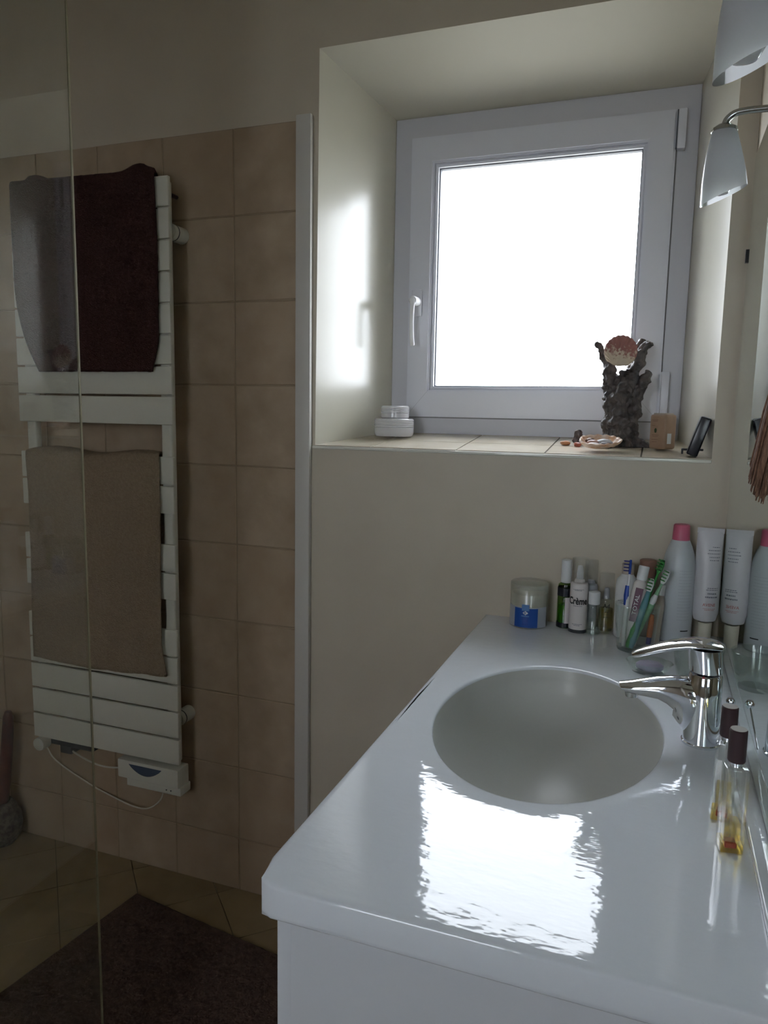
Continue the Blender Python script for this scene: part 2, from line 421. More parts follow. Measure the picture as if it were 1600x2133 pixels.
# ------------------------------------------------------------------ window
win = bpy.data.objects.new('window_1', None); C.objects.link(win); win['kind'] = 'structure'
def ring(bm, o, i, y0, y1):
    """rectangular ring of four mitred members; o,i = (x0,x1,z0,z1)"""
    def cr(r): return [(r[0], r[2]), (r[1], r[2]), (r[1], r[3]), (r[0], r[3])]
    V = {}
    for nm, r in (('o', o), ('i', i)):
        for y in (y0, y1): V[nm, y] = [bm.verts.new((x, y, z)) for x, z in cr(r)]
    for k in range(4):
        j = (k+1) % 4
        bm.faces.new((V['o', y0][k], V['o', y0][j], V['i', y0][j], V['i', y0][k]))
        bm.faces.new((V['o', y1][k], V['i', y1][k], V['i', y1][j], V['o', y1][j]))
        bm.faces.new((V['o', y0][k], V['o', y1][k], V['o', y1][j], V['o', y0][j]))
        bm.faces.new((V['i', y0][k], V['i', y0][j], V['i', y1][j], V['i', y1][k]))
def ringob(name, o, i, y0, y1, m, parent, bev=.003):
    bm = bmesh.new(); ring(bm, o, i, y0, y1)
    if bev:
        es = [e for e in bm.edges if abs(e.verts[0].co.y-y0) < 1e-6 and abs(e.verts[1].co.y-y0) < 1e-6]
        long_ = [e for e in es if abs(e.verts[0].co.x-e.verts[1].co.x) < 1e-6 or abs(e.verts[0].co.z-e.verts[1].co.z) < 1e-6]
        bmesh.ops.bevel(bm, geom=long_, offset=bev, segments=2, affect='EDGES')
    return ob(name, bm, m, parent, smooth=True)
ringob('window_frame', (.3160, 1.0318, 1.2375, 2.0235), (.372, .975, 1.295, 1.962), .2585, .33, M_frame, win, .002)
SO, SI = (.3630, .9850, 1.2810, 1.9710), (.4235, .9245, 1.3505, 1.9070)
ringob('rebate_seal', (.3600, .9880, 1.2780, 1.9740), (.366, .982, 1.284, 1.968), .2565, .262, M_seal, win, 0)
sash = ringob('sash', SO, SI, .2405, .315, M_pvc, win, .005)
ringob('glazing_bead', (.4235, .9245, 1.3505, 1.9070), (.4325, .9155, 1.3595, 1.8985), .2485, .275, M_pvc, sash, .003)
ringob('gasket', (.4320, .9160, 1.3590, 1.8990), (.4350, .9130, 1.3618, 1.8962), .262, .276, M_gasket, sash, 0)
box('glass_pane', .4326, .9154, .2665, .2705, 1.3596, 1.8984, M_pane, sash)
# mitre lines of sash as thin grooves
for (x0, z0, x1, z1) in ((.3640, 1.2820, .4225, 1.3495), (.9840, 1.2820, .9255, 1.3495)):
    bm = bmesh.new(); dx, dz = x1-x0, z1-z0; L = math.hypot(dx, dz); nx, nz = -dz/L*.0003, dx/L*.0003
    f = [bm.verts.new((x, .2402, z)) for x, z in ((x0+nx, z0+nz), (x1+nx, z1+nz), (x1-nx, z1-nz), (x0-nx, z0-nz))]; bm.faces.new(f)
    ob('mitre_joint', bm, M_silver, sash)
for z0, z1 in ((1.8845, 1.9690), (1.2965, 1.3960)):
    h = box('hinge', .9870, 1.0045, .236, .2584, z0, z1, M_pvc, win, .002)
    box('hinge_pin', .9838, .9866, .2385, .2485, z0+.001, z1-.001, M_gasket if z0 > 1.5 else M_pvc, h)
if True:
    h = box('hinge_cap', .989, .999, .240, .252, 1.2890, 1.2962, M_black, win)
# handle: rose plate, hub and hanging lever
hd = box('handle_plate', .3745, .4010, .2330, .2405, 1.5350, 1.6010, M_pvc, win, .002)
bm = lathe_bm([(0, .034), (.009, .034), (.0115, .030), (.0115, 0), (0, 0)], 20)
bmesh.ops.rotate(bm, verts=bm.verts, cent=(0, 0, 0), matrix=Matrix.Rotation(PI/2, 3, 'X')); bmesh.ops.translate(bm, verts=bm.verts, vec=(.3885, .2345, 1.5710))
hub = ob('handle_hub', bm, M_handle, hd, smooth=True)
ob('handle_lever', sweep(catmull([(.3885, .206, 1.577), (.3880, .201, 1.560), (.3875, .198, 1.52), (.3885, .199, 1.48), (.3905, .202, 1.459)]), [(.0075, .007)]*8+[(.0058, .0045)]*24+[(.004, .003)], 12, up=(0, 1, 0)), M_handle, hd, smooth=True)
tag(win, kind='structure')

# unseen window added behind the camera to brighten the near faces
w2 = bpy.data.objects.new('fill_window', None); C.objects.link(w2); w2['kind'] = 'structure'
bm = bmesh.new(); ring(bm, (FX0+.001, FX1-.001, FZ0+.001, FZ1-.001), (FX0+.08, FX1-.08, FZ0+.08, FZ1-.08), YF-.09, YF-.03); ob('window_frame', bm, M_pvc, w2)
box('glass_pane', FX0+.08, FX1-.08, YF-.062, YF-.058, FZ0+.08, FZ1-.08, M_pane, w2)

# ------------------------------------------------------------------ towel radiator
RX0, RX1, RZ0, RZ1 = -.606, -.1245, .3665, 1.8305
rad = thing('towel_radiator', 'tall white flat-slat towel radiator on the tiled wall', 'radiator', (-.36, 0, RZ0))
def L(x, y, z): return (x+.36, y, z-RZ0)
pit = (RZ1-RZ0)/20
for xa, xb in ((RX0+.012, RX0+.042), (RX1-.042, RX1-.012)):
    bm = bmesh.new(); bx(bm, xa+.36, xb+.36, -.080, -.056, .004, RZ1-RZ0-.004, .006, 3); ob('collector', bm, M_rad, rad, smooth=True)
sme = None
for i in range(20):
    if i in (8, 11, 14): continue
    z1 = RZ1-RZ0-i*pit
    if sme is None:
        bm = bmesh.new(); bx(bm, RX0+.36, RX1+.36, -.091, -.080, -pit+.0052, 0, .0022, 2)
        sme = bpy.data.meshes.new('slat'); bmesh.ops.recalc_face_normals(bm, faces=bm.faces[:]); bm.to_mesh(sme); bm.free(); sme.materials.append(M_rad)
        sme.polygons.foreach_set('use_smooth', [True]*len(sme.polygons)); sme.set_sharp_from_angle(angle=math.radians(38))
    o = bpy.data.objects.new('slat', sme); C.objects.link(o); o.parent = rad; o.location = (0, 0, z1)
def wallpeg(x, z, r, y0, y1, m=M_rad, parent=rad, name='wall_bracket'):
    bm = lathe_bm([(0, 0), (r, 0), (r, (y1-y0)*.97), (r*.9, y1-y0), (0, y1-y0)], 20)
    bmesh.ops.rotate(bm, verts=bm.verts, cent=(0, 0, 0), matrix=Matrix.Rotation(-PI/2, 3, 'X'))
    bmesh.ops.translate(bm, verts=bm.verts, vec=L(x, y0, z)); return ob(name, bm, m, parent, smooth=True)
for x, z in ((-.146, 1.712), (-.150, .482), (-.585, 1.712), (-.585, .482)):
    b_ = wallpeg(x, z, .0195, -.060, -.004)
    wallpeg(x, z, .0200, -.046, -.043, M_raddark, b_, 'bracket_ring')
wallpeg(-.150, 1.800, .005, -.055, -.02, M_capbr, rad, 'bleed_valve')
cb = box('control_box', -.3225+.36, -.130+.36, -.090, -.040, .3040-RZ0, .3560-RZ0, M_rad, rad, .004, 2)
box('control_skirt', -.300+.36, -.128+.36, -.082, -.036, .2800-RZ0, .3040-RZ0, M_rad, cb, .003, 2)
bm = bmesh.new(); n = 16; top = [bm.verts.new((-.285+.36+.105*i/n, -.0906, .3475-RZ0)) for i in range(n+1)]
bot = [bm.verts.new((-.285+.36+.105*i/n, -.0906, .3475-RZ0-.026*math.sin(PI*i/n)**.8)) for i in range(1, n)]
bm.faces.new(top+bot[::-1]); ob('display', bm, M_lcd, cb)
for x in (-.172, -.158):
    bm = lathe_bm([(0, 0), (.002, 0), (.002, .001), (0, .001)], 10); bmesh.ops.rotate(bm, verts=bm.verts, cent=(0, 0, 0), matrix=Matrix.Rotation(PI/2, 3, 'X'))
    bmesh.ops.translate(bm, verts=bm.verts, vec=L(x, -.082, .292)); ob('button', bm, M_raddark, cb)
ob('power_cord', sweep(catmull([L(*p) for p in ((-.620, -.012, .330), (-.583, -.03, .338), (-.515, -.04, .316), (-.4475, -.045, .300), (-.39, -.05, .300), (-.3225, -.06, .315))]), .0024, 8), M_cord, rad, smooth=True)
ob('power_cord', sweep(catmull([L(*p) for p in ((-.640, -.015, .300), (-.605, -.015, .262), (-.485, -.015, .213), (-.40, -.018, .193), (-.33, -.025, .184), (-.27, -.035, .195), (-.22, -.045, .235), (-.20, -.055, .285))]), .002, 8), M_cord, rad, smooth=True)
sk = thing('cable_outlet', 'round white cable outlet on the tiles below the radiator', 'outlet', (-.652, 0, .312))
bm = lathe_bm([(0, 0), (.020, 0), (.019, .030), (.012, .036), (0, .037)], 24); bmesh.ops.rotate(bm, verts=bm.verts, cent=(0, 0, 0), matrix=Matrix.Rotation(PI/2, 3, 'X')); bmesh.ops.translate(bm, verts=bm.verts, vec=(0, -.0035, 0))
ob('outlet_body', bm, M_rad, sk, smooth=True)
bm = bmesh.new(); bx(bm, -.17, -.02, -.045, -.0, -.012, .02, .003); bx(bm, -.14, -.10, -.042, -.004, -.035, -.010, .003)
ob('junction_clip', bm, M_raddark, rad, loc=(-.060, -.004, -.022), smooth=True)

# ------------------------------------------------------------------ towels
def towel(name, label, m, xl, xr, z_top, z_bot, z_back, y_front, y_back, edge_l=None, edge_r=None, amp=.004, seed=0, topb=None, hem=None):
    NX, NF = 44, 64; bm = bmesh.new(); G = []
    path = []                                     # (y, z) from the back hem over the bar to the front hem
    for i in range(12): path.append((y_back, z_back+(z_top-.006-z_back)*i/12, 0))
    ym = (y_front+y_back)/2; ry = (y_back-y_front)/2
    for i in range(9): a = PI*i/8; path.append((ym+ry*math.cos(a), z_top-.006+.008*math.sin(a), 1))
    for i in range(1, NF+1): path.append((y_front, z_top-.006-(z_top-.006-z_bot)*i/NF, 2))
    for y, z, k in path:
        row = []; v = (z_top-z)/(z_top-z_bot)
        a = xl+(edge_l(v) if edge_l else 0); b = xr+(edge_r(v) if edge_r else 0)
        if k == 0: a += .02; b -= .034
        if k == 1: q_ = (y_back-y)/(y_back-y_front); a += .02*(1-q_); b -= .034*(1-q_)
        for j in range(NX+1):
            u = j/NX; x = a+(b-a)*u
            n1 = noise.noise(Vector((x*9+seed, z*3.2, seed))); n2 = noise.noise(Vector((x*60, z*60, seed+3)))
            yy = y-(abs(n1)*amp*2.2 if k == 2 else 0)-n2*.0012
            zz = z
            if k >= 1 and topb: zz += topb(u)*(1-min(1, v*6))
            if k == 2 and hem: zz += hem(u)*max(0, v-.6)/.4
            zz += .0015*noise.noise(Vector((x*70, 5, seed)))
            row.append(bm.verts.new((x+.0018*n2, yy, zz)))
        G.append(row)
    for p, q in zip(G, G[1:]):
        for j in range(NX): bm.faces.new((p[j], p[j+1], q[j+1], q[j]))
    o = ob(name, bm, m, smooth=True); md = o.modifiers.new('s', 'SOLIDIFY'); md.thickness = .0055; md.offset = 0
    return tag(o, label, 'towel')
towel('dark_towel', 'dark brown towel hanging over the top of the white radiator', M_brown, -.590, -.152, 1.852, 1.378, 1.62, -.101, -.040,
      edge_l=lambda v: .07*max(0, (v-.45)/.55)**2.2, edge_r=lambda v: -.004+.006*math.sin(v*3)-.016*max(0, v-.86)/.14, amp=.003, seed=2,
      topb=lambda u: .016*math.exp(-((u-.90)/.075)**2)+.012*math.exp(-((u-.15)/.03)**2)-.008*u)
towel('taupe_towel', 'taupe bath towel hanging lower on the white radiator', M_beige, -.578, -.158, 1.176, .606, .86, -.101, -.040,
      edge_l=lambda v: .004*math.sin(v*5), edge_r=lambda v: .001*math.sin(v*7)+.012*max(0, (v-.85)/.15), amp=.005, seed=5,
      topb=lambda u: .006*math.sin(u*9), hem=lambda u: -.006*math.sin(u*4)+.004)

# ------------------------------------------------------------------ shower panel
sp = thing('shower_screen', 'clear glass shower panel standing at the left edge', 'shower screen', (.12, -.668, 0))
box('glass_panel', -.0018, .0018, -1.35, -.0035, .0, 2.25, M_shower, sp)
box('glass_edge', -.0012, .0012, -.0034, 0, .0, 2.25, M_shedge, sp)
box('floor_rail', -.008, .008, -1.35, 0, -.001, .012, M_chrome2, sp)

# ------------------------------------------------------------------ bath mat, brush pot
bm = bmesh.new(); nx, ny = 60, 46; G = []
for j in range(ny+1):
    row = []
    for i in range(nx+1):
        u, v = i/nx*.86, -j/ny*.66; e = min(i, nx-i, j, ny-j)
        row.append(bm.verts.new((u+.002*noise.noise(Vector((v*40, 1, 0))), v+.002*noise.noise(Vector((u*40, 5, 0))), (.016 if e > 0 else .004)+.0025*noise.noise(Vector((u*70, v*70, 0))))))
    G.append(row)
for a, b in zip(G, G[1:]):
    for i in range(nx): bm.faces.new((a[i], a[i+1], b[i+1], b[i]))
o = ob('bath_mat', bm, M_rug, smooth=True); md = o.modifiers.new('s', 'SOLIDIFY'); md.thickness = .0035; md.offset = -1
o.location = (-.244, -.124, .0002); o.rotation_euler = (0, 0, math.radians(-8.0)); tag(o, 'dark brown bath mat lying on the tiled floor', 'mat')
bp = thing('brush_pot', 'round mottled brown pot on the floor in the left corner', 'pot', (-.772, -.066, 0))
pr = [(0, 0), (.034, 0), (.050, .022), (.057, .055), (.053, .095), (.038, .122), (.030, .130), (.026, .130), (.026, .06), (0, .06)]
ob('pot_body', lathe_bm(pr, 28), M_wick, bp, smooth=True)
br = thing('long_handled_brush', 'long dark red-brown handle standing in the floor pot', 'brush', (-.770, -.066, .062))
ob('handle', sweep([(0, 0, 0), (.002, 0, .05), (.010, .006, .13), (.024, .010, .25), (.030, .012, .33), (.031, .012, .345)], [.014, .016, .018, .017, .0145, .009], 14), M_wood, br, smooth=True)
bm = lathe_bm([(0, -.0005), (.003, -.0005), (.003, .0005), (0, .0005)], 10); bmesh.ops.rotate(bm, verts=bm.verts, cent=(0, 0, 0), matrix=Matrix.Rotation(PI/2, 3, 'X'))
ob('hanging_hole', bm, M_black, br, loc=(.031, -.0042, .315))

# ------------------------------------------------------------------ vanity: cabinet and moulded washbasin top
ZT = .84
cab = thing('vanity_cabinet', 'white laminate vanity cabinet under the moulded basin top', 'cabinet', (.675, -1.018, 0))
bm = bmesh.new(); bx(bm, 0, .445, 0, .018, .08, .801); bx(bm, 0, .445, .996, 1.014, .08, .801); bx(bm, .435, .445, .018, .996, .08, .60); bx(bm, 0, .435, .018, .996, .08, .098)
ob('cabinet_body', bm, M_cab, cab)
box('plinth', .03, .445, .02, 1.0, .0, .08, M_raddark, cab)
for k in range(2):
    d = box('door', -.018, -.001, .004+.506*k, .502+.506*k, .09, .795, M_cab, cab, .002)
X0, X1, Y0, Y1 = .6450, 1.1290, -1.0460, -.0005
CX, CY, AX, AY = .8600, -.5390, .1640, .2470
def top_mesh():
    bm = bmesh.new(); N = 144; rc = .028; rings = []
    # rounded-corner outline (front corners only)
    def outline(th):
        dx, dy = math.cos(th), math.sin(th)
        tx = ((X1-CX) if dx > 0 else (X0-CX))/dx if abs(dx) > 1e-9 else 1e9
        ty = ((Y1-CY) if dy > 0 else (Y0-CY))/dy if abs(dy) > 1e-9 else 1e9
        t_ = min(tx, ty); x, y = CX+dx*t_, CY+dy*t_
        if y < Y0+rc and x < X0+rc:
            ex, ey = X0+rc, Y0+rc; vx, vy = x-ex, y-ey; l = math.hypot(vx, vy)
            if l > rc: x, y = ex+vx/l*rc, ey+vy/l*rc
        return x, y
    DB = .168
    prof = [(0.0, -DB)]+[(r_, -.006-(DB-.006)*math.sqrt(1-r_*r_)) for r_ in (.08, .16, .28, .40, .52, .63, .73, .81, .88, .93, .96, .98, .993)]+[(1.0, -.0078), (1.006, -.0052), (1.016, -.0036), (1.035, -.0025), (1.06, -.0016), (1.10, -.0008), (1.14, -.0002), (1.18, 0)]
    ths = sorted([2*PI*i/N for i in range(N)]+[math.atan2(Y0-CY, X0-CX) % (2*PI), math.atan2(Y0-CY, X1-CX) % (2*PI), math.atan2(Y1-CY, X0-CX) % (2*PI), math.atan2(Y1-CY, X1-CX) % (2*PI)]+
                 [(math.atan2(Y0-CY, X0-CX)+d) % (2*PI) for d in (-.04, -.03, -.02, -.01, .01, .02, .03, .04)])
    for k, (r, h) in enumerate(prof):
        if r == 0: rings.append([bm.verts.new((CX, CY, ZT+h))]); continue
        row = []
        for th in ths:
            ex, ey = CX+AX*r*math.cos(th), CY+AY*r*math.sin(th)
            row.append(bm.verts.new((ex, ey, ZT+h)))
        rings.append(row)
    # true polar angle of the outer outline follows the ellipse parameter direction
    outs = []
    for th in ths:
        ex, ey = AX*math.cos(th), AY*math.sin(th); outs.append(outline(math.atan2(ey, ex)))
    # snap nearest sample to the corners
    for cxn, cyn in ((X1, Y0), (X1, Y1), (X0, Y1)):
        i = min(range(len(outs)), key=lambda q: (outs[q][0]-cxn)**2+(outs[q][1]-cyn)**2); outs[i] = (cxn, cyn)
    base = rings[-1]
    for f in (.35, .7): rings.append([bm.verts.new((b.co.x+(o_[0]-b.co.x)*f, b.co.y+(o_[1]-b.co.y)*f, ZT)) for b, o_ in zip(base, outs)])
    def inset(o_, d):
        x, y = o_; return (min(max(x, X0+d) if x < CX else x, X1), max(y, Y0+d) if y < CY else y)
    for d, z in ((.009, 0), (.0045, -.0001), (.0022, -.0009), (.0006, -.0026), (0, -.0050), (0, -.030), (.0008, -.0340), (.003, -.037), (.006, -.0388), (.010, -.0390)):
        rings.append([bm.verts.new((*inset(o_, d), ZT+z)) for o_ in outs])
    rings.append([bm.verts.new((CX+(o_[0]-CX)*.86, CY+(o_[1]-CY)*.92, ZT-.039)) for o_ in outs])
    for a, b in zip(rings, rings[1:]):
        n = len(b)
        for i in range(n):
            j = (i+1) % n
            if len(a) == 1: bm.faces.new((a[0], b[i], b[j]))
            else: bm.faces.new((a[i], b[i], b[j], a[j]))
    return bm
vt = thing('washbasin_top', 'white moulded countertop with integrated oval washbasin', 'washbasin', (0, 0, 0))
bt = top_mesh()
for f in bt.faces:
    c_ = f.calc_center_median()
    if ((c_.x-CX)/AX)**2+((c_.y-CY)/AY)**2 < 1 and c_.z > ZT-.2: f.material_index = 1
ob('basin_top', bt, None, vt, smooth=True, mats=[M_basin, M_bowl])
lathe('drain_plug', [(0, .0035), (.012, .004), (.024, .0025), (.030, 0), (.030, -.003), (0, -.003)], M_chrome, vt, 28, (CX, CY, ZT-.1680))

# ------------------------------------------------------------------ mirror
mr = thing('wall_mirror', 'large frameless wall mirror on the right, over the basin', 'mirror', (0, 0, 0))
MX, MY0, MY1, MZ0, MZ1 = 1.1250, -1.9, -.030, .852, 1.776
def mirror():
    bm = bmesh.new(); b = .007
    O = [(XR-.0005, y, z) for y, z in ((MY0, MZ0), (MY1, MZ0), (MY1, MZ1), (MY0, MZ1))]
    M1 = [(MX+.0016, y, z) for _, y, z in O]
    I = [(MX, y, z) for y, z in ((MY0+b, MZ0+b), (MY1-b, MZ0+b), (MY1-b, MZ1-b), (MY0+b, MZ1-b))]
    vs = [[bm.verts.new(p) for p in q] for q in (O, M1, I)]
    for a, c, mi in ((0, 1, 1), (1, 2, 0)):
        for i in range(4): j = (i+1) % 4; f = bm.faces.new((vs[a][i], vs[a][j], vs[c][j], vs[c][i])); f.material_index = mi
    bm.faces.new(vs[2]); bm.faces.new(vs[0][::-1])
    return bm
ob('mirror_glass', mirror(), None, mr, mats=[M_mirror, M_bevel])
for z in (1.595,): box('mirror_clip', MX-.003, MX+.003, MY1-.003, MY1+.006, z-.012, z+.012, M_black, mr)
bm = bmesh.new(); bx(bm, 1.1085, 1.1290, -1.044, -.002, ZT-.0005, ZT+.0085, .0028, 4); ob('silicone_ledge', bm, M_basin, mr, smooth=True)

# ------------------------------------------------------------------ wall lamp bar with frosted shades
def make_lamp():
    r = thing('wall_lamp', 'x', 'lamp')
    prof = [(.0150, .0), (.0175, -.008), (.0215, -.025), (.0250, -.043), (.0280, -.065), (.0295, -.088)]
    bm = bmesh.new(); n = 48; g = []
    for q, (rr, z) in enumerate(prof):
        row = []
        for i in range(n):
            a = 2*PI*i/n; x, y = rr*math.cos(a), rr*math.sin(a); t = min(1, -z/.088)
            zz = z+t*t*(.43*x+.10*y); x += .005*t
            row.append(bm.verts.new((x, y, zz)))
        g.append(row)
    for a, b in zip(g, g[1:]):
        for i in range(n): bm.faces.new((a[i], a[(i+1) % n], b[(i+1) % n], b[i]))
    sh = ob('lamp_shade', bm, M_lamp, r, smooth=True)
    lathe('shade_collar', [(0, .006), (.010, .0055), (.0165, .001), (.0172, -.003), (.0165, -.0035), (0, -.0035)], M_chrome2, r, 28)
    lathe('bulb_socket', [(0, -.003), (.011, -.003), (.011, -.032), (0, -.032)], M_white, r, 20)
    lathe('bulb', [(.008, -.026), (.009, -.034), (.014, -.048), (.0180, -.064), (.0175, -.074), (.011, -.0845), (0, -.088)], M_frost, r, 24)
    ob('lamp_arm', sweep(catmull([(0, 0, .004), (.003, 0, .013), (.012, 0, .0195), (.026, 0, .0215), (.050, 0, .0215), (.0745, 0, .0215)]), [.0052]*9+[.0046]*40, 12, up=(0, 1, 0))
       if False else sweep(catmull([(0, 0, .004), (.003, 0, .013), (.012, 0, .0195), (.026, 0, .0215), (.050, 0, .0215), (.0745, 0, .0215)]), .0047, 12, up=(0, 1, 0)), M_chrome2, r, smooth=True)
    lathe('arm_rose', [(0, 0), (.016, 0), (.015, .004), (.008, .0075), (0, .0075)], M_chrome, r, 24, (.0755, 0, .0215)).rotation_euler = (0, -PI/2, 0)
    return r
lamp = make_lamp(); lamp.location = (1.0487, -.45, 1.6870)
lamp['label'] = 'frosted glass lamp on a curved chrome arm, smaller and farther one'; lamp['group'] = 'frosted lamps above the mirror'
l2 = lamp.copy(); C.objects.link(l2); l2.location = (1.0400, -.872, 1.6870); l2['label'] = 'frosted glass lamp cut by the top right corner, larger and nearer one'
for ch in list(lamp.children):
    c = ch.copy(); C.objects.link(c); c.parent = l2

# ------------------------------------------------------------------ tap and lift rod
tp = thing('mixer_tap', 'chrome single-lever mixer tap on the right of the basin', 'tap', (1.0725, -.54, ZT))
ob('tap_body', lathe_bm([(0, 0), (.0262, 0), (.0262, .003), (.0245, .0042), (.0240, .02), (.0226, .06), (.0222, .0985), (.0205, .1015), (0, .1015)], 40), M_chrome, tp, smooth=True)
def spout():
    P = [(.006, 0, .052), (-.010, 0, .054), (-.020, 0, .062), (-.030, 0, .0680), (-.045, 0, .0708), (-.060, 0, .0718), (-.078, 0, .0698), (-.092, 0, .0678), (-.104, 0, .0665), (-.1125, 0, .0660)]
    Rr = [(.015, .046), (.0200, .042), (.0205, .034), (.0198, .0270), (.0187, .0212), (.0175, .0165), (.0160, .0130), (.0145, .0105), (.0130, .0085), (.0110, .0070)]
    bm = sweep(P, Rr, 28)
    for v in bm.verts:                                                # nose cut back on the underside
        if v.co.x < -.085: v.co.x += max(0, .070-v.co.z)*.9*min(1, (-.085-v.co.x)/.02)
    return bm
ob('spout', spout(), M_chrome, tp, smooth=True)
lathe('aerator', [(0, 0), (.0085, 0), (.0095, .004), (.0095, .012), (0, .012)], M_chrome2, tp, 20, (-.0955, 0, .0535))
bm = lathe_bm([(0, .1035), (.0205, .1035), (.0225, .1055), (.0222, .137), (0, .137)], 40)
for v in bm.verts:
    if v.co.z > .12: v.co.x -= .0035; v.co.z += .0
ob('lever_hub', bm, M_chrome, tp, smooth=True)
lv = sweep([(.0205, 0, .1405), (.016, 0, .1415), (.004, 0, .1430), (-.012, 0, .1430), (-.028, 0, .1405), (-.045, 0, .1360), (-.062, 0, .1302), (-.078, 0, .1238), (-.090, 0, .1185), (-.0975, 0, .1150)],
           [(.009, .0030), (.0175, .0048), (.0236, .0060), (.0238, .0062), (.0212, .0064), (.0182, .0064), (.0160, .0062), (.0142, .0060), (.0125, .0056), (.0075, .0038)], 28)
ob('lever', lv, M_chrome, tp, smooth=True)
ob('hot_cold_mark', lathe_bm([(0, 0), (.0018, 0), (.0018, .0012), (0, .0012)], 10), M_red, tp, loc=(-.004, -.0228, .1015)).rotation_euler = (PI/2, 0, 0)
rod = thing('drain_lift_rod', 'thin rod with a chrome ball knob behind the tap', 'rod', (1.1040, -.535, ZT))
ob('rod', sweep([(0, 0, 0), (.0075, .045, .040)], .0012, 8), M_chrome2, rod, smooth=True)
lathe('knob', [(0, -.0065), (.004, -.0055), (.0066, -.001), (.0066, .002), (.004, .006), (0, .0068)], M_chrome, rod, 20, (.0083, .050, .045))

# ------------------------------------------------------------------ toiletries by the back wall
# cotton pad jar
j = thing('cotton_jar', 'translucent round jar with a blue label at the left of the toiletries', 'jar', (.7490, -.0425, ZT))
RJ = .0405
ob('jar_body', lathe_bm([(0, 0), (RJ-.002, 0), (RJ, .002), (RJ, .090), (RJ-.0015, .092), (RJ-.002, .090), (RJ-.002, .003), (0, .002)], 40), M_jar, j, smooth=True)
ob('cotton_pads', lathe_bm([(0, .004), (RJ-.004, .004), (RJ-.004, .072), (.02, .076), (0, .076)], 32), M_cotton, j, smooth=True)
ob('lid', lathe_bm([(0, .0955), (RJ-.002, .0955), (RJ+.0004, .094), (RJ+.0004, .084), (RJ, .084)], 40), M_jar, j, smooth=True)
ph = math.radians(2)
lb = ob('label', band(RJ, .003, .047, ph-1.22, ph+1.22, 40), M_silver, j)
ob('blue_panel', band(RJ+.0004, .0035, .045, ph-.66, ph+.60), M_blue, lb)
ob('label_tab', band(RJ+.0008, .040, .0535, ph-.24, ph+.14, 10), M_blue2, lb)
ob('label_line', band(RJ+.0009, .0275, .0295, ph-.26, ph+.14, 8), M_blue2, lb)
def logo():
    me = bmesh.new(); s_ = .0058
    Lf = [(-1.0, 0), (-.35, .62), (-.42, .25), (-.42, -.25), (-.35, -.62)]
    Rt = [(-.18, .66), (.10, .78), (.30, .62), (.22, .34), (.52, .46), (1.05, 0), (.52, -.46), (.22, -.34), (.30, -.62), (.10, -.78), (-.18, -.66)]
    Cc = [(.12, .30), (.30, .12), (.30, -.12), (.12, -.30)]
    for P in (Lf, Rt): me.faces.new([me.verts.new((x*s_, y*s_, 0)) for x, y in P])
    m = bpy.data.meshes.new('logo'); me.to_mesh(m); me.free(); return m
m_ = logo(); m_ = wrap(m_, RJ+.0012, .0355, ph-.05); ob('emblem', m_, M_white, lb)
m_ = bmesh.new(); vs = [m_.verts.new((x*.0058, y*.0058, .0001)) for x, y in ((.02, .34), (.20, .34), (.28, .12), (.12, .12), (.12, -.12), (.28, -.12), (.20, -.34), (.02, -.34), (-.06, 0))]; m_.faces.new(vs)
mm = bpy.data.meshes.new('e'); m_.to_mesh(mm); m_.free(); ob('emblem_gap', wrap(mm, RJ+.0013, .0355, ph-.05), M_blue, lb)
ob('small_print', strokes_bm(RJ+.001, [(.024, .007), (.0205, .007), (.017, .006), (.0135, .006), (.010, .006)], ph-.05, .0011, 3), M_navy, lb)

def bottle(name, label, x, y, r, z_sh, z_top, m_body, m_cap, rc, neck=.006, cat='bottle', sy=1.0, capname='cap', shoulder=.010):
    b = thing(name, label, cat, (x, y, ZT))
    ob('bottle_body', lathe_bm([(0, .0015), (r-.003, 0), (r, .003), (r, z_sh-shoulder), (r*.92, z_sh-shoulder*.35), (r*.6, z_sh), (r*.5, z_sh+neck), (0, z_sh+neck)], 32, sy=sy), m_body, b, smooth=True)
    ob(capname, lathe_bm([(0, z_top), (rc-.002, z_top), (rc, z_top-.0015), (rc, z_sh+.001), (rc-.001, z_sh), (0, z_sh)], 28, sy=sy), m_cap, b, smooth=True)
    return b
# green bottle
b = bottle('green_bottle', 'dark green bottle with a white cap behind the handwritten one', .8235, -.030, .0165, .098, .148, M_green, M_white, .0110)
ob('liquid', lathe_bm([(0, .012), (.0140, .012), (.0140, .050), (0, .050)], 24), M_greendk, b, smooth=True)
ob('shoulder_band', band(.0166, .070, .088, -PI, PI, 36), M_black, b); ob('base_band', band(.0166, .002, .012, -PI, PI, 36), M_black, b)
ob('label', band(.0167, .012, .068, .10, 1.6), M_paper, b)
# handwritten bottle
b = bottle('cream_bottle', 'white-labelled bottle with handwriting and a clear domed cap', .8535, -.050, .0185, .107, .158, M_paper, M_clear, .0172, shoulder=.006)
lathe('pump_head', [(0, .107), (.007, .107), (.007, .126), (.005, .140), (0, .142)], M_white, b, 20)
ob('clear_base', band(.0182, .000, .007, -PI, PI, 36, .0006), M_raddark, b)
lb = ob('label', band(.0182, .008, .102, -1.5, 1.5, 30), M_paper, b)
ob('handwriting', wrap(text_me('Crème', .0205, bold=.0006), .0190, .068, .0, .72), M_ink, lb)
ob('small_print', strokes_bm(.0186, [(.0925, .011), (.0905, .008), (.0575, .009), (.0185, .010), (.0160, .006)], 0, .0012, 8), M_inkg, lb)
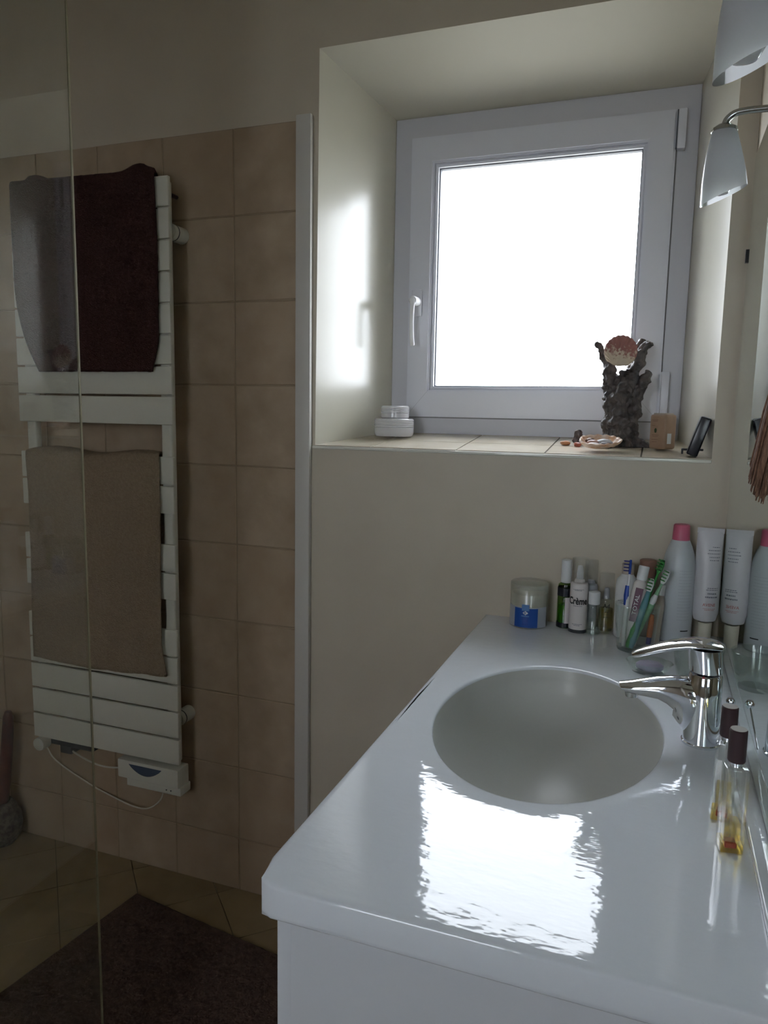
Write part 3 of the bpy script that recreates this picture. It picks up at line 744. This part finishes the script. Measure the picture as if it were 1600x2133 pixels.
# small clear bottle with white cap
b = bottle('small_clear_bottle', 'small clear glass bottle with a short white screw cap', .8855, -.058, .0158, .064, .091, M_glass, M_white, .0118)
ob('liquid', lathe_bm([(0, .003), (.0138, .003), (.0138, .030), (0, .030)], 24), M_glass, b, smooth=True)
# amber perfume bottle
b = bottle('amber_perfume_bottle', 'glass bottle with pale amber liquid and a tall clear cap', .9085, -.036, .0160, .074, .128, M_glass, M_clear, .0148)
ob('liquid', lathe_bm([(0, .006), (.0140, .006), (.0140, .052), (0, .052)], 24), M_amber2, b, smooth=True)
lathe('spray_head', [(0, .074), (.006, .074), (.006, .092), (.004, .096), (0, .096)], M_silver, b, 18)
ob('printed_name', wrap(text_me('Ad', .012, bold=.0003), .0165, .060, .1, .9), M_ink, b)
ob('small_print', strokes_bm(.0162, [(.047, .003), (.036, .006)], .15, .001, 5), M_ink, b)
# taller clear-capped bottle behind
b = bottle('tall_clear_bottle', 'grey bottle with a clear cap hidden behind the handwritten bottle', .8740, -.020, .0150, .100, .150, M_silver, M_clear, .0140)
# white round-shouldered bottle behind the tumbler
b = bottle('white_bottle', 'rounded white bottle standing behind the toothbrush tumbler', .9480, -.048, .0225, .128, .154, M_white, M_tan, .0120, shoulder=.022)
ob('small_print', strokes_bm(.0227, [(.078, .012), (.074, .008)], -.2, .0012, 6), M_inkg, b)
b = bottle('rose_cap_bottle', 'small bottle with a rose-brown cap behind the toothbrushes', .9860, -.024, .0170, .125, .160, M_tan, M_rose, .0165, shoulder=.008)
# pink-capped spray can
b = thing('spray_can', 'tall pale spray can with a bright pink cap', 'spray can', (1.0450, -.036, ZT)); r = .0318
ob('can_body', lathe_bm([(0, .001), (r-.003, 0), (r, .003), (r, .150), (r*.96, .164), (r*.86, .180), (r*.70, .196), (r*.53, .2085), (0, .2085)], 40), M_can, b, smooth=True)
ob('cap', lathe_bm([(0, .2400), (.0135, .2400), (.0155, .2375), (.0168, .2085), (.0160, .2075), (0, .2075)], 32), M_pink, b, smooth=True)
ob('small_print', strokes_bm(r, [(.150-.0062*i, .0135) for i in range(17)], .45, .0007, 11), M_silver, b)
ob('dark_mark', band(r, .0270, .0292, .30, .82, 6), M_ink, b)
# tube leaning on the mirror, cap down
b = thing('cosmetic_tube', 'white cosmetic tube standing on its cap against the mirror', 'tube', (1.1000, -.042, ZT))
def tube(W0, z0, z1, rb, wt):
    bm = bmesh.new(); n = 36; g = []
    for k in range(15):
        t_ = k/14; z = z0+(z1-z0)*t_
        rx = rb+(wt-rb)*t_; ry = rb*(1-t_)**.6*.98+.0012
        if k == 0: rx, ry = .010, .010
        if k == 0: z = z0-.008
        g.append([bm.verts.new((rx*math.cos(2*PI*i/n), ry*math.sin(2*PI*i/n), z)) for i in range(n)])
    g.insert(1, [bm.verts.new((rb*.82*math.cos(2*PI*i/n), rb*.82*math.sin(2*PI*i/n), z0-.004)) for i in range(n)])
    for p, q in zip(g, g[1:]):
        for i in range(n): bm.faces.new((p[i], p[(i+1) % n], q[(i+1) % n], q[i]))
    bm.faces.new(g[0][::-1]); bm.faces.new(g[-1]); return bm
tilt = Matrix.Rotation(math.radians(-2.0), 4, 'X')
tb = ob('tube_body', tube(0, .055, .232, .0248, .0243), M_tube, b, smooth=True); tb.location = (-.001, .004, 0)
lathe('cap', [(0, 0), (.0118, 0), (.0128, .002), (.0140, .044), (.013, .046), (0, .046)], M_cream, b, 28, (0, .002, 0))
ob('crimp', (lambda q: (bx(q, -.0246, .0246, -.0014, .0014, .226, .236), q)[1])(bmesh.new()), M_tube, b, loc=(-.001, .004, 0))
txt = wrap(text_me('AVENE', .0085, .0001), .0243, .0855, .22, .95); o = ob('printed_name', txt, M_inkr, b, loc=(-.001, .004, 0))
ob('small_print', strokes_bm(.0244, [(.0775, .012), (.0748, .009)], .25, .0008, 21), M_inkr, b, loc=(-.001, .004, 0))
def flatstrokes(rows, yf, seed, h=.001):
    rd = random.Random(seed); bm = bmesh.new()
    for z, x0, x1 in rows:
        x = x0
        while x < x1-.001:
            l = min(rd.uniform(.0015, .004), x1-x); y = yf(x, z)
            bm.faces.new([bm.verts.new(p) for p in ((x, y, z), (x+l, yf(x+l, z), z), (x+l, yf(x+l, z), z+h), (x, y, z+h))]); x += l+.0008
    return bm
def ty(x, z):
    t_ = (z-.055)/(.232-.055); rx = .0245+(.0225-.0245)*t_; ry = .0245*(1-t_)**.6*.98+.0012
    return -ry*math.sqrt(max(0, 1-(x/rx)**2))-.0009
ob('small_print', flatstrokes([(.1180, .000, .019), (.1145, -.002, .019), (.1080, .001, .018), (.1065, .001, .018), (.1010, -.003, .019), (.0995, -.003, .019), (.1925, -.002, .019), (.186, -.004, .019), (.179, 0, .019), (.173, .001, .018), (.1990, .005, .018)], ty, 5, .0013), M_inkg, b, loc=(-.001, .004, 0))

# ------------------------------------------------------------------ tumbler with toothbrushes
tu = thing('toothbrush_tumbler', 'clear glass tumbler holding toothbrushes and toothpaste', 'tumbler', (.9715, -.130, ZT))
ob('tumbler_glass', lathe_bm([(0, 0), (.0330, 0), (.0350, .003), (.0425, .090), (.0415, .0905), (.0405, .090), (.0332, .007), (0, .0055)], 40), M_glass, tu, smooth=True)
def stick(name, label, cat, A, B, group=None):
    A, B = Vector(A), Vector(B); o = thing(name, label, cat, A, group=group)
    d = (B-A); o.rotation_mode = 'QUATERNION'
    return o, d.length, d
def orient(o, d, face=(-1, 0, 0)):
    """local Z along d, local X near face"""
    z = d.normalized(); f = Vector(face); x = (f-z*f.dot(z)).normalized(); y = z.cross(x)
    o.rotation_quaternion = Matrix((x, y, z)).transposed().to_quaternion()
def toothbrush(label, A, B, mh, mg, mb, face=(-1, -.3, 0), head_z=.028, grip=None, group='toothbrushes in the glass tumbler'):
    o, Ln, d = stick('toothbrush', label, 'toothbrush', A, B, group); orient(o, d, face)
    ob('handle', sweep([(0, 0, 0), (0, 0, .01), (0, 0, .05), (0, 0, .09), (0, 0, .115), (0, 0, Ln-head_z)], [(.004, .003), (.0065, .0045), (.006, .0045), (.0065, .005), (.0038, .0036), (.0022, .0022)], 12, up=(1, 0, 0)), mh, o, smooth=True)
    if grip: ob('grip', sweep([(.0015, 0, grip[0]), (.0018, 0, (grip[0]+grip[1])/2), (.0015, 0, grip[1])], [(.005, .0048), (.0064, .0056), (.004, .0044)], 12, up=(1, 0, 0)), mg, o, smooth=True)
    ob('head', sweep([(0, 0, Ln-head_z), (0, 0, Ln-head_z*.8), (0, 0, Ln-head_z*.4), (0, 0, Ln)], [(.003, .0022), (.0055, .0026), (.0062, .0028), (.0035, .0022)], 12, up=(1, 0, 0)), mg, o, smooth=True)
    bm = bmesh.new()
    for i in range(4):
        for k in (-1, 0, 1): sweep([(.002, k*.003, Ln-head_z*.78+i*.0062), (.012, k*.003, Ln-head_z*.78+i*.0062)], .0013, 6, bm)
    ob('bristles', bm, mb, o); return o
toothbrush('white and blue toothbrush with dark blue bristles, leftmost in the tumbler', (.9500, -.146, .848), (.9540, -.120, 1.0145), M_white, M_bluep, M_navy, (-1, -.2, 0), grip=(.080, .118))
toothbrush('green toothbrush with a broad green head leaning right', (.9580, -.156, .849), (1.0140, -.100, 1.0155), M_gr, M_gr, M_gr, (-.5, -1, .2), grip=(.02, .05))
toothbrush('pale green and white toothbrush, rightmost in the tumbler', (.9640, -.142, .849), (1.0240, -.105, .9960), M_gr2, M_white, M_gr, (-.3, -1, .2), grip=(.09, .11))
toothbrush('teal and white toothbrush beside the toothpaste tube', (.9640, -.158, .849), (.9960, -.118, .9800), M_teal, M_white, M_gr, (-.3, -1, .2))
# toothpaste tube
o, Ln, d = stick('toothpaste_tube', 'toothpaste tube with a maroon lettered band and white cap', 'toothpaste', (.9570, -.140, .850), (.9800, -.112, 1.0030)); orient(o, d, (0, -1, .1))
bm = bmesh.new(); n = 24; g = []
for t_, w, h in ((0, .0165, .001), (.25, .016, .006), (.6, .0145, .010), (.78, .0125, .0115), (.82, .008, .008)):
    g.append([bm.verts.new((h*math.sin(2*PI*i/n), w*math.cos(2*PI*i/n), t_*Ln)) for i in range(n)])
for p, q in zip(g, g[1:]):
    for i in range(n): bm.faces.new((p[i], p[(i+1) % n], q[(i+1) % n], q[i]))
bm.faces.new(g[0]); bm.faces.new(g[-1][::-1]); ob('tube_body', bm, M_paper, o, smooth=True)
ob('cap', lathe_bm([(0, Ln), (.0095, Ln), (.0100, Ln-.002), (.0100, Ln*.82), (0, Ln*.82)], 24), M_white, o, smooth=True)
bm = bmesh.new(); bx(bm, .0108, .0116, -.0065, .0075, .30*Ln, .72*Ln, .0004, 1); bd = ob('maroon_band', bm, M_maroon, o, smooth=False)
tm = text_me('TOTAL', .0105, .0002)
for v in tm.vertices: v.co = Vector((.0119+v.co.z, v.co.y*1.0, v.co.x+.51*Ln)) if False else Vector((.0119+v.co.z, -v.co.y, v.co.x*1.2+.51*Ln))
ob('lettering', tm, M_white, bd)
# orange piece with dark end, and pale stick
o, Ln, d = stick('interdental_brush', 'orange plastic handle with a dark navy end in the tumbler', 'brush', (.9960, -.118, .849), (1.0000, -.112, .9080)); orient(o, d)
ob('handle', sweep([(0, 0, .014), (0, 0, .03), (0, 0, .05), (0, 0, Ln)], [.0052, .0056, .0050, .0035], 12, up=(1, 0, 0)), M_orange, o, smooth=True)
ob('tip_cover', sweep([(0, 0, 0), (0, 0, .014)], .0050, 12, up=(1, 0, 0)), M_navy, o, smooth=True)
o, Ln, d = stick('pale_tube', 'slim pale tan tube leaning behind the toothbrush tumbler', 'tube', (1.0065, -.078, ZT+.0005), (1.0160, -.064, .958)); orient(o, d, (0, -1, 0))
ob('tube_body', sweep([(0, 0, 0), (0, 0, .004), (0, 0, .08), (0, 0, .098)], [(.008, .008), (.0095, .0095), (.0095, .0095), (.006, .006)], 16, up=(1, 0, 0)), M_tan, o, smooth=True)
ob('cap', sweep([(0, 0, .098), (0, 0, Ln)], .0065, 16, up=(1, 0, 0)), M_white, o, smooth=True)

# ------------------------------------------------------------------ clear tumbler and soap dish behind the tap
gt = thing('water_tumbler', 'wide clear glass tumbler behind the tap', 'tumbler', (1.0780, -.270, ZT))
ob('tumbler_glass', lathe_bm([(0, 0), (.0310, 0), (.0330, .003), (.0430, .062), (.0420, .0628), (.0410, .062), (.0312, .008), (0, .006)], 44), M_glass, gt, smooth=True)
sd = thing('soap_dish', 'shallow clear glass soap dish beside the basin rim', 'soap dish', (1.0000, -.262, ZT))
ob('dish_glass', lathe_bm([(0, 0), (.026, 0), (.030, .002), (.040, .020), (.0390, .0206), (.0375, .020), (.0285, .005), (0, .004)], 40, sy=.8), M_glass, sd, smooth=True)
so = ob('soap_bar', lathe_bm([(0, 0), (.019, 0), (.0235, .004), (.0235, .010), (.018, .0145), (0, .0155)], 32, sy=.68), M_lilac, smooth=True, loc=(1.0005, -.262, ZT+.0045)); tag(so, 'lilac soap bar in the clear glass dish', 'soap')

# ------------------------------------------------------------------ two perfume sprays
def perfume(label, x, y, rz, lvl):
    p = thing('perfume_spray', label, 'perfume', (x, y, ZT), rz, 'slim perfume sprays beside the mirror')
    hw = .0118
    bm = bmesh.new(); bx(bm, -hw, hw, -hw, hw, 0, .094, .0022, 3); ob('glass_bottle', bm, M_pglass, p, smooth=True)
    bm = bmesh.new(); bx(bm, -hw+.0035, hw-.0035, -hw+.0035, hw-.0035, .012, .090, .001, 1); ob('inner_wall', bm, M_clear, p)
    bm = bmesh.new(); bx(bm, -hw+.0042, hw-.0042, -hw+.0042, hw-.0042, .0125, lvl, .001, 1); ob('perfume_liquid', bm, M_amber, p)
    bm = bmesh.new(); bx(bm, -hw+.0008, hw-.0008, -hw+.0008, hw-.0008, .001, .0115, .001, 1); ob('glass_base', bm, M_amber, p)
    bm = bmesh.new(); bx(bm, -.0060, .0060, -.0060, .0060, .0035, .0105, .001, 1); ob('red_block', bm, M_red, p)
    ob('dip_tube', sweep([(0, 0, .014), (0, 0, .094)], .0012, 8), M_clear, p)
    lathe('spray_collar', [(0, .094), (.0070, .094), (.0070, .100), (0, .100)], M_chrome, p, 24)
    lathe('cap', [(0, .1335), (.0078, .1335), (.0088, .1325), (.0090, .100), (.0082, .0985), (0, .0985)], M_capbr, p, 32)
    lathe('cap_disc', [(0, .0004), (.0080, .0004), (.0080, 0), (0, 0)], M_captop, p, 32, (0, 0, .1335))
perfume('nearer perfume spray with brown cap and red block in its base', 1.0880, -.812, math.radians(8), .034)
perfume('farther perfume spray with brown cap, half hidden by the nearer', 1.0850, -.748, math.radians(-6), .042)

# ------------------------------------------------------------------ things on the window sill
def zs(y): return sz(y)+.0016
sa = math.atan(SL)
p1 = thing('cosmetic_pot', 'larger frosted plastic pot, lower one on the left of the sill', 'pot', (.3580, .165, zs(.165)+.0035), group='frosted pots on the sill')
R1 = .0500
pot = [(0, 0), (R1-.004, 0), (R1-.001, .004), (R1, .010), (R1, .022)]
ob('pot_base', lathe_bm(pot+[(R1-.003, .0225), (0, .0225)], 40), M_frost, p1, smooth=True)
def lidprof(R, z0, n, dz):
    P = [(R-.002, z0)]
    for i in range(n): P += [(R, z0+dz*i+.0006), (R, z0+dz*i+dz*.6), (R-.0012, z0+dz*i+dz*.8)]
    z = z0+dz*n; return P+[(R-.0004, z), (R-.003, z+.0022), (0, z+.0022)]
ob('pot_lid', lathe_bm(lidprof(R1+.0006, .0225, 4, .0048), 40), M_frost, p1, smooth=True)
z2 = zs(.165)+.0035+.0225+4*.0048+.0022
p2 = thing('cosmetic_pot', 'smaller frosted plastic pot stacked on the larger one', 'pot', (.3600, .165, z2+.0002), group='frosted pots on the sill'); R2 = .0355
ob('pot_base', lathe_bm([(0, 0), (R2-.003, 0), (R2, .003), (R2, .013), (R2-.002, .0135), (0, .0135)], 36), M_frost, p2, smooth=True)
ob('pot_contents', lathe_bm([(0, .002), (R2-.004, .002), (R2-.004, .012), (0, .012)], 28), mat('pinkish_cream', (.5, .42, .42), .6), p2, smooth=True)
ob('pot_lid', lathe_bm(lidprof(R2+.0005, .0135, 4, .0040), 36), M_frost, p2, smooth=True)

# driftwood ornament with scallop shell
dw = thing('driftwood_ornament', 'dark knobbly driftwood ornament standing by the window', 'ornament', (.9120, .140, zs(.140)-.001))
def br_(pts, rad, bm): sweep(catmull(pts, 5), [1.06*(rad[0]+(rad[1]-rad[0])*i/(5*(len(pts)-1))) for i in range(5*(len(pts)-1)+1)], 12, bm)
bm = bmesh.new()
br_([(-.004, 0, .000), (-.006, 0, .05), (-.003, 0, .10), (-.002, 0, .135)], (.034, .020), bm)
br_([(-.020, .002, .03), (-.026, .002, .09), (-.028, .002, .135), (-.034, .003, .165), (-.036, -.002, .190)], (.020, .0115), bm)     # left column
br_([(-.034, .006, .155), (-.044, .006, .190), (-.055, .008, .212), (-.069, .008, .230)], (.011, .0062), bm)                          # far left tip
br_([(.008, 0, .04), (.010, .002, .10), (.013, 0, .150), (.021, 0, .188), (.033, -.002, .212), (.047, -.004, .229)], (.021, .0078), bm) # right tall
br_([(.016, .014, .165), (.020, .018, .205), (.029, .018, .238)], (.012, .0088), bm)                                                # right back tip
br_([(.012, -.002, .070), (.024, -.008, .100), (.035, -.010, .132), (.048, -.010, .166)], (.014, .0090), bm)                            # right low branch
br_([(.000, -.016, .02), (.001, -.018, .07), (.001, -.016, .120), (-.002, -.008, .166)], (.015, .0095), bm)
br_([(.000, .006, .08), (-.006, .006, .13), (-.012, .006, .160)], (.016, .008), bm)
br_([(.008, .004, .08), (.012, .004, .13), (.016, .002, .175)], (.022, .011), bm)                            # centre strand
for (x, y, z, r_) in ((-.040, -.006, .012, .016), (-.036, .0, .040, .013), (.030, -.010, .006, .018), (.046, -.006, .002, .014), (.030, .004, .072, .011), (.026, .006, .030, .012), (-.030, .004, .070, .012), (-.031, 0, .118, .009), (.006, -.024, .004, .016), (-.018, -.020, .006, .014), (.010, -.020, .040, .009)):
    bmesh.ops.create_icosphere(bm, subdivisions=2, radius=r_, matrix=Matrix.Translation((x, y, z)))
me = remesh(bm, .0024, .0085, 48, 'driftwood')
for v in me.vertices: v.co.z = max(v.co.z, 0.0)
ob('driftwood', me, M_drift, dw, smooth=True)
def scallop(R, ribs, depth):
    bm = bmesh.new(); nr, na = 14, ribs*4; g = []; c0 = .93
    for i in range(nr+1):
        t_ = i/nr; row = []
        if i == 0: g.append([bm.verts.new((0, 0, -c0*R))]); continue
        for k in range(na+1):
            a = math.radians(-78+156*k/na); rp = .5+.5*math.cos(2*PI*ribs*k/na)
            L_ = (c0*R*math.cos(a)+math.sqrt(R*R-(c0*R*math.sin(a))**2))*(1+.02*rp*t_)
            row.append(bm.verts.new((L_*t_*math.sin(a), -depth*math.sin(PI*min(1, t_*.95+.05))**.8*(1-.5*abs(a)/1.4)-.0017*rp*t_, -c0*R+L_*t_*math.cos(a))))
        g.append(row)
    for p, q in zip(g, g[1:]):
        for k in range(na):
            if len(p) == 1: bm.faces.new((p[0], q[k+1], q[k]))
            else: bm.faces.new((p[k], p[k+1], q[k+1], q[k]))
    return bm
M_shell = bpy.data.materials.new('scallop_shell'); M_shell.use_nodes = True
def shellmat(m):
    b = m.node_tree.nodes['Principled BSDF']; b.inputs['Roughness'].default_value = .6
    tc = nd(m, 'ShaderNodeTexCoord'); sp_ = nd(m, 'ShaderNodeSeparateXYZ'); lk(m, tc.outputs['Object'], sp_.inputs[0])
    n = nd(m, 'ShaderNodeTexNoise'); n.inputs['Scale'].default_value = 170; n.inputs['Detail'].default_value = 4; lk(m, tc.outputs['Object'], n.inputs['Vector'])
    mr_ = nd(m, 'ShaderNodeMapRange'); mr_.inputs[1].default_value = -.030; mr_.inputs[2].default_value = .030; lk(m, sp_.outputs[2], mr_.inputs[0])
    ad = nd(m, 'ShaderNodeMath'); ad.operation = 'MULTIPLY_ADD'; ad.inputs[1].default_value = 1.6; ad.inputs[2].default_value = -.8; lk(m, n.outputs[0], ad.inputs[0])
    a2 = nd(m, 'ShaderNodeMath'); a2.operation = 'ADD'; lk(m, ad.outputs[0], a2.inputs[0]); lk(m, mr_.outputs[0], a2.inputs[1])
    r = nd(m, 'ShaderNodeValToRGB'); r.color_ramp.elements[0].color = (.60, .50, .38, 1); r.color_ramp.elements[1].color = (.30, .125, .11, 1)
    r.color_ramp.elements[0].position = .30; r.color_ramp.elements[1].position = .55
    lk(m, a2.outputs[0], r.inputs[0]); lk(m, r.outputs[0], b.inputs['Base Color'])
shellmat(M_shell)
o = ob('scallop_shell', scallop(.0350, 17, .010), M_shell, smooth=False); md = o.modifiers.new('s', 'SOLIDIFY'); md.thickness = .0014
o.location = (.8990, .124, 1.4335); o.rotation_euler = (math.radians(-6), math.radians(14), 0); tag(o, 'reddish scallop shell held upright in the driftwood fork', 'shell')
# shell dish and pebbles
def dish():
    bm = bmesh.new(); n = 64; g = []
    for rr, z in ((0, .0015), (.35, .0012), (.6, .004), (.8, .0095), (.93, .0155), (1.0, .0205)):
        g.append([bm.verts.new(((.0470*rr*(1+.03*math.cos(3*a)))*math.cos(a)+(.004*rr if math.cos(a) < -.9 else 0), .031*rr*math.sin(a), z*.85+(.0010*math.sin(16*a)*rr if rr > .7 else 0)+.0095*rr*math.sin(a)+.0045)) for a in [2*PI*i/n for i in range(n)]] if rr else [bm.verts.new((0, 0, z))])
    for p, q in zip(g, g[1:]):
        for i in range(n):
            j = (i+1) % n
            bm.faces.new((p[0], q[i], q[j]) if len(p) == 1 else (p[i], q[i], q[j], p[j]))
    return bm
M_dish = vary(mat('peach_shell', (.62, .36, .20), .35), (.58, .31, .16), (.74, .60, .50), 60, 3)
DZ = zs(.052)
o = ob('shell_dish', dish(), M_dish, smooth=True, loc=(.8690, .052, DZ+.0030)); md = o.modifiers.new('s', 'SOLIDIFY'); md.thickness = .0018; md.offset = -1; tag(o, 'open peach seashell used as a dish on the sill', 'shell')
def pebble(name, label, cat, x, y, z, rx, ry, rz_, m, rot=0, group=None, amp=.12):
    bm = bmesh.new(); bmesh.ops.create_icosphere(bm, subdivisions=3, radius=1)
    for v in bm.verts:
        k = 1+amp*noise.noise(v.co*1.7+Vector((x*90, y*90, 0))); v.co = Vector((v.co.x*rx*k, v.co.y*ry*k, v.co.z*rz_*k))
    o = ob(name, bm, m, smooth=True, loc=(x, y, z)); o.rotation_euler = (0, 0, rot); tag(o, label, cat, group)
G1 = 'pebbles lying in the shell dish'
pebble('pebble', 'pale grey striped pebble at the back of the shell dish', 'pebble', .8800, .061, DZ+.0190, .0175, .010, .0075, M_pebw, -.2, G1)
pebble('pebble', 'white pebble at the front of the shell dish', 'pebble', .8590, .037, DZ+.0125, .0145, .008, .0062, M_pebl, .1, G1)
pebble('pebble', 'pinkish-brown pebble at the left of the shell dish', 'pebble', .8560, .056, DZ+.0175, .0135, .009, .0068, M_pebp, .3, G1)
pebble('pebble', 'dark speckled stone at the right of the shell dish', 'pebble', .8860, .041, DZ+.0130, .0155, .008, .0070, M_pebd, .2, G1, .35)
pebble('pebble', 'small brown pebble by the rear left rim of the dish', 'pebble', .8480, .068, DZ+.0215, .010, .007, .006, M_pebb, .6, G1, .3)
pebble('stone', 'small orange stone, leftmost on the sill tiles', 'stone', .7900, .120, zs(.12)+.0055, .011, .008, .0060, M_pebo, .2, 'stones beside the shell dish', .3)
pebble('stone', 'dark upright craggy stone beside the shell dish', 'stone', .8170, .135, zs(.135)+.0150, .0115, .010, .0165, M_pebd, .5, 'stones beside the shell dish', .7)
pebble('stone', 'small red stone touching the left of the shell dish', 'stone', .8190, .106, zs(.106)+.0050, .0085, .007, .0055, M_pebr, -.3, 'stones beside the shell dish', .3)
# tan soap carton
sb = thing('soap_carton', 'tan soap carton with a small green leaf by the driftwood', 'box', (1.0, .090, zs(.09)+.003), math.radians(-38))
bm = bmesh.new(); bx(bm, -.0275, .0155, -.0155, .0215, 0, .0745, .006, 3); cbx = ob('carton_body', bm, M_soapbox, sb, smooth=True)
bm = bmesh.new(); bx(bm, -.0225, .0105, -.0105, .0165, .0740, .0752, .003, 2); ob('carton_top', bm, M_soaptop, sb, smooth=True)
bm = bmesh.new(); bx(bm, .0153, .0159, -.009, .004, .012, .034, .0002, 1); ob('price_sticker', bm, M_white, sb)
bm = bmesh.new(); n = 14
P = [(.0036*math.sin(2*PI*i/n)*(1 if i % 2 else .8), .0052*math.cos(2*PI*i/n)) for i in range(n)]
bm.faces.new([bm.verts.new((-.010+x, -.0158, .040+z)) for x, z in P]); ob('leaf_print', bm, M_leaf, sb)
bm = bmesh.new()
for z, x0, x1 in ((.062, -.020, -.004), (.0595, -.018, -.006), (.050, -.020, -.012), (.030, -.019, -.001), (.027, -.017, -.003), (.020, -.019, -.002), (.015, -.018, -.005)):
    bm.faces.new([bm.verts.new(p) for p in ((x0, -.0158, z), (x1, -.0158, z), (x1, -.0158, z+.0010), (x0, -.0158, z+.0010))])
ob('small_print', bm, M_pebb, sb)
# small black stand leaning at the reveal
bs = thing('black_stand', 'small black stand leaning by the right end of the sill', 'stand', (1.0550, .014, zs(.014)+.0035), 0)
bm = bmesh.new(); bx(bm, -.0115, .0105, -.010, .030, 0, .080, .003, 3)
bmesh.ops.rotate(bm, verts=bm.verts, cent=(0, 0, 0), matrix=Matrix.Rotation(math.radians(17), 3, 'Y')); ob('stand_body', bm, M_black, bs, smooth=True)
bm = bmesh.new(); bx(bm, -.0075, .0075, -.004, .024, .0795, .0812, .0005, 1)
bmesh.ops.rotate(bm, verts=bm.verts, cent=(0, 0, 0), matrix=Matrix.Rotation(math.radians(17), 3, 'Y')); ob('glossy_top', bm, M_silver, bs)
bm = bmesh.new(); bx(bm, -.020, .022, .008, .012, .009, .0135, .001, 1); bx(bm, -.020, -.016, .004, .024, .002, .0135, .001, 1)
bmesh.ops.translate(bm, verts=bm.verts, vec=(0, 0, 0)); ob('foot_bar', bm, M_black, bs)

# ------------------------------------------------------------------ bristle brush hanging beside the mirror
hb = thing('hanging_brush', 'brown bristle brush hanging head down at the right edge', 'brush', (1.0970, -.745, 1.209)); hb.rotation_euler = (math.radians(28), 0, 0)
bm = bmesh.new(); rd = random.Random(4)
for i in range(420):
    a = rd.uniform(0, 2*PI); q = math.sqrt(rd.random()); top = Vector((.009*q*math.cos(a)*.8+.006, .016*q*math.sin(a), .165))
    bot = Vector((.0115*q*math.cos(a)-.001, .040*q*math.sin(a)+.012, rd.uniform(-.004, .016)+.012*q))
    mid = (top+bot)/2+Vector((rd.uniform(-.001, .001), .006*q*math.sin(a), 0))
    mid.x = min(mid.x, .020)
    sweep([top, mid, bot], [.0013, .0014, .0005], 4, bm, cap=False)
tag(ob('bristles', bm, M_bristle, hb), kind='stuff')
ob('ferrule', sweep([(.006, 0, .155), (.006, 0, .185)], [(.010, .018), (.009, .014)], 16, up=(1, 0, 0)), M_wood, hb, smooth=True)
ob('handle', sweep([(.006, 0, .185), (.006, 0, .22), (.008, 0, .30), (.012, 0, .36)], [.009, .0075, .009, .005], 14, up=(1, 0, 0)), M_wood, hb, smooth=True)
ob('hanging_hook', sweep(catmull([(.0295, 0, .372), (.018, 0, .368), (.010, 0, .358), (.004, 0, .362), (.003, 0, .372)]), .0016, 8, up=(0, 1, 0)), M_chrome, hb, smooth=True)
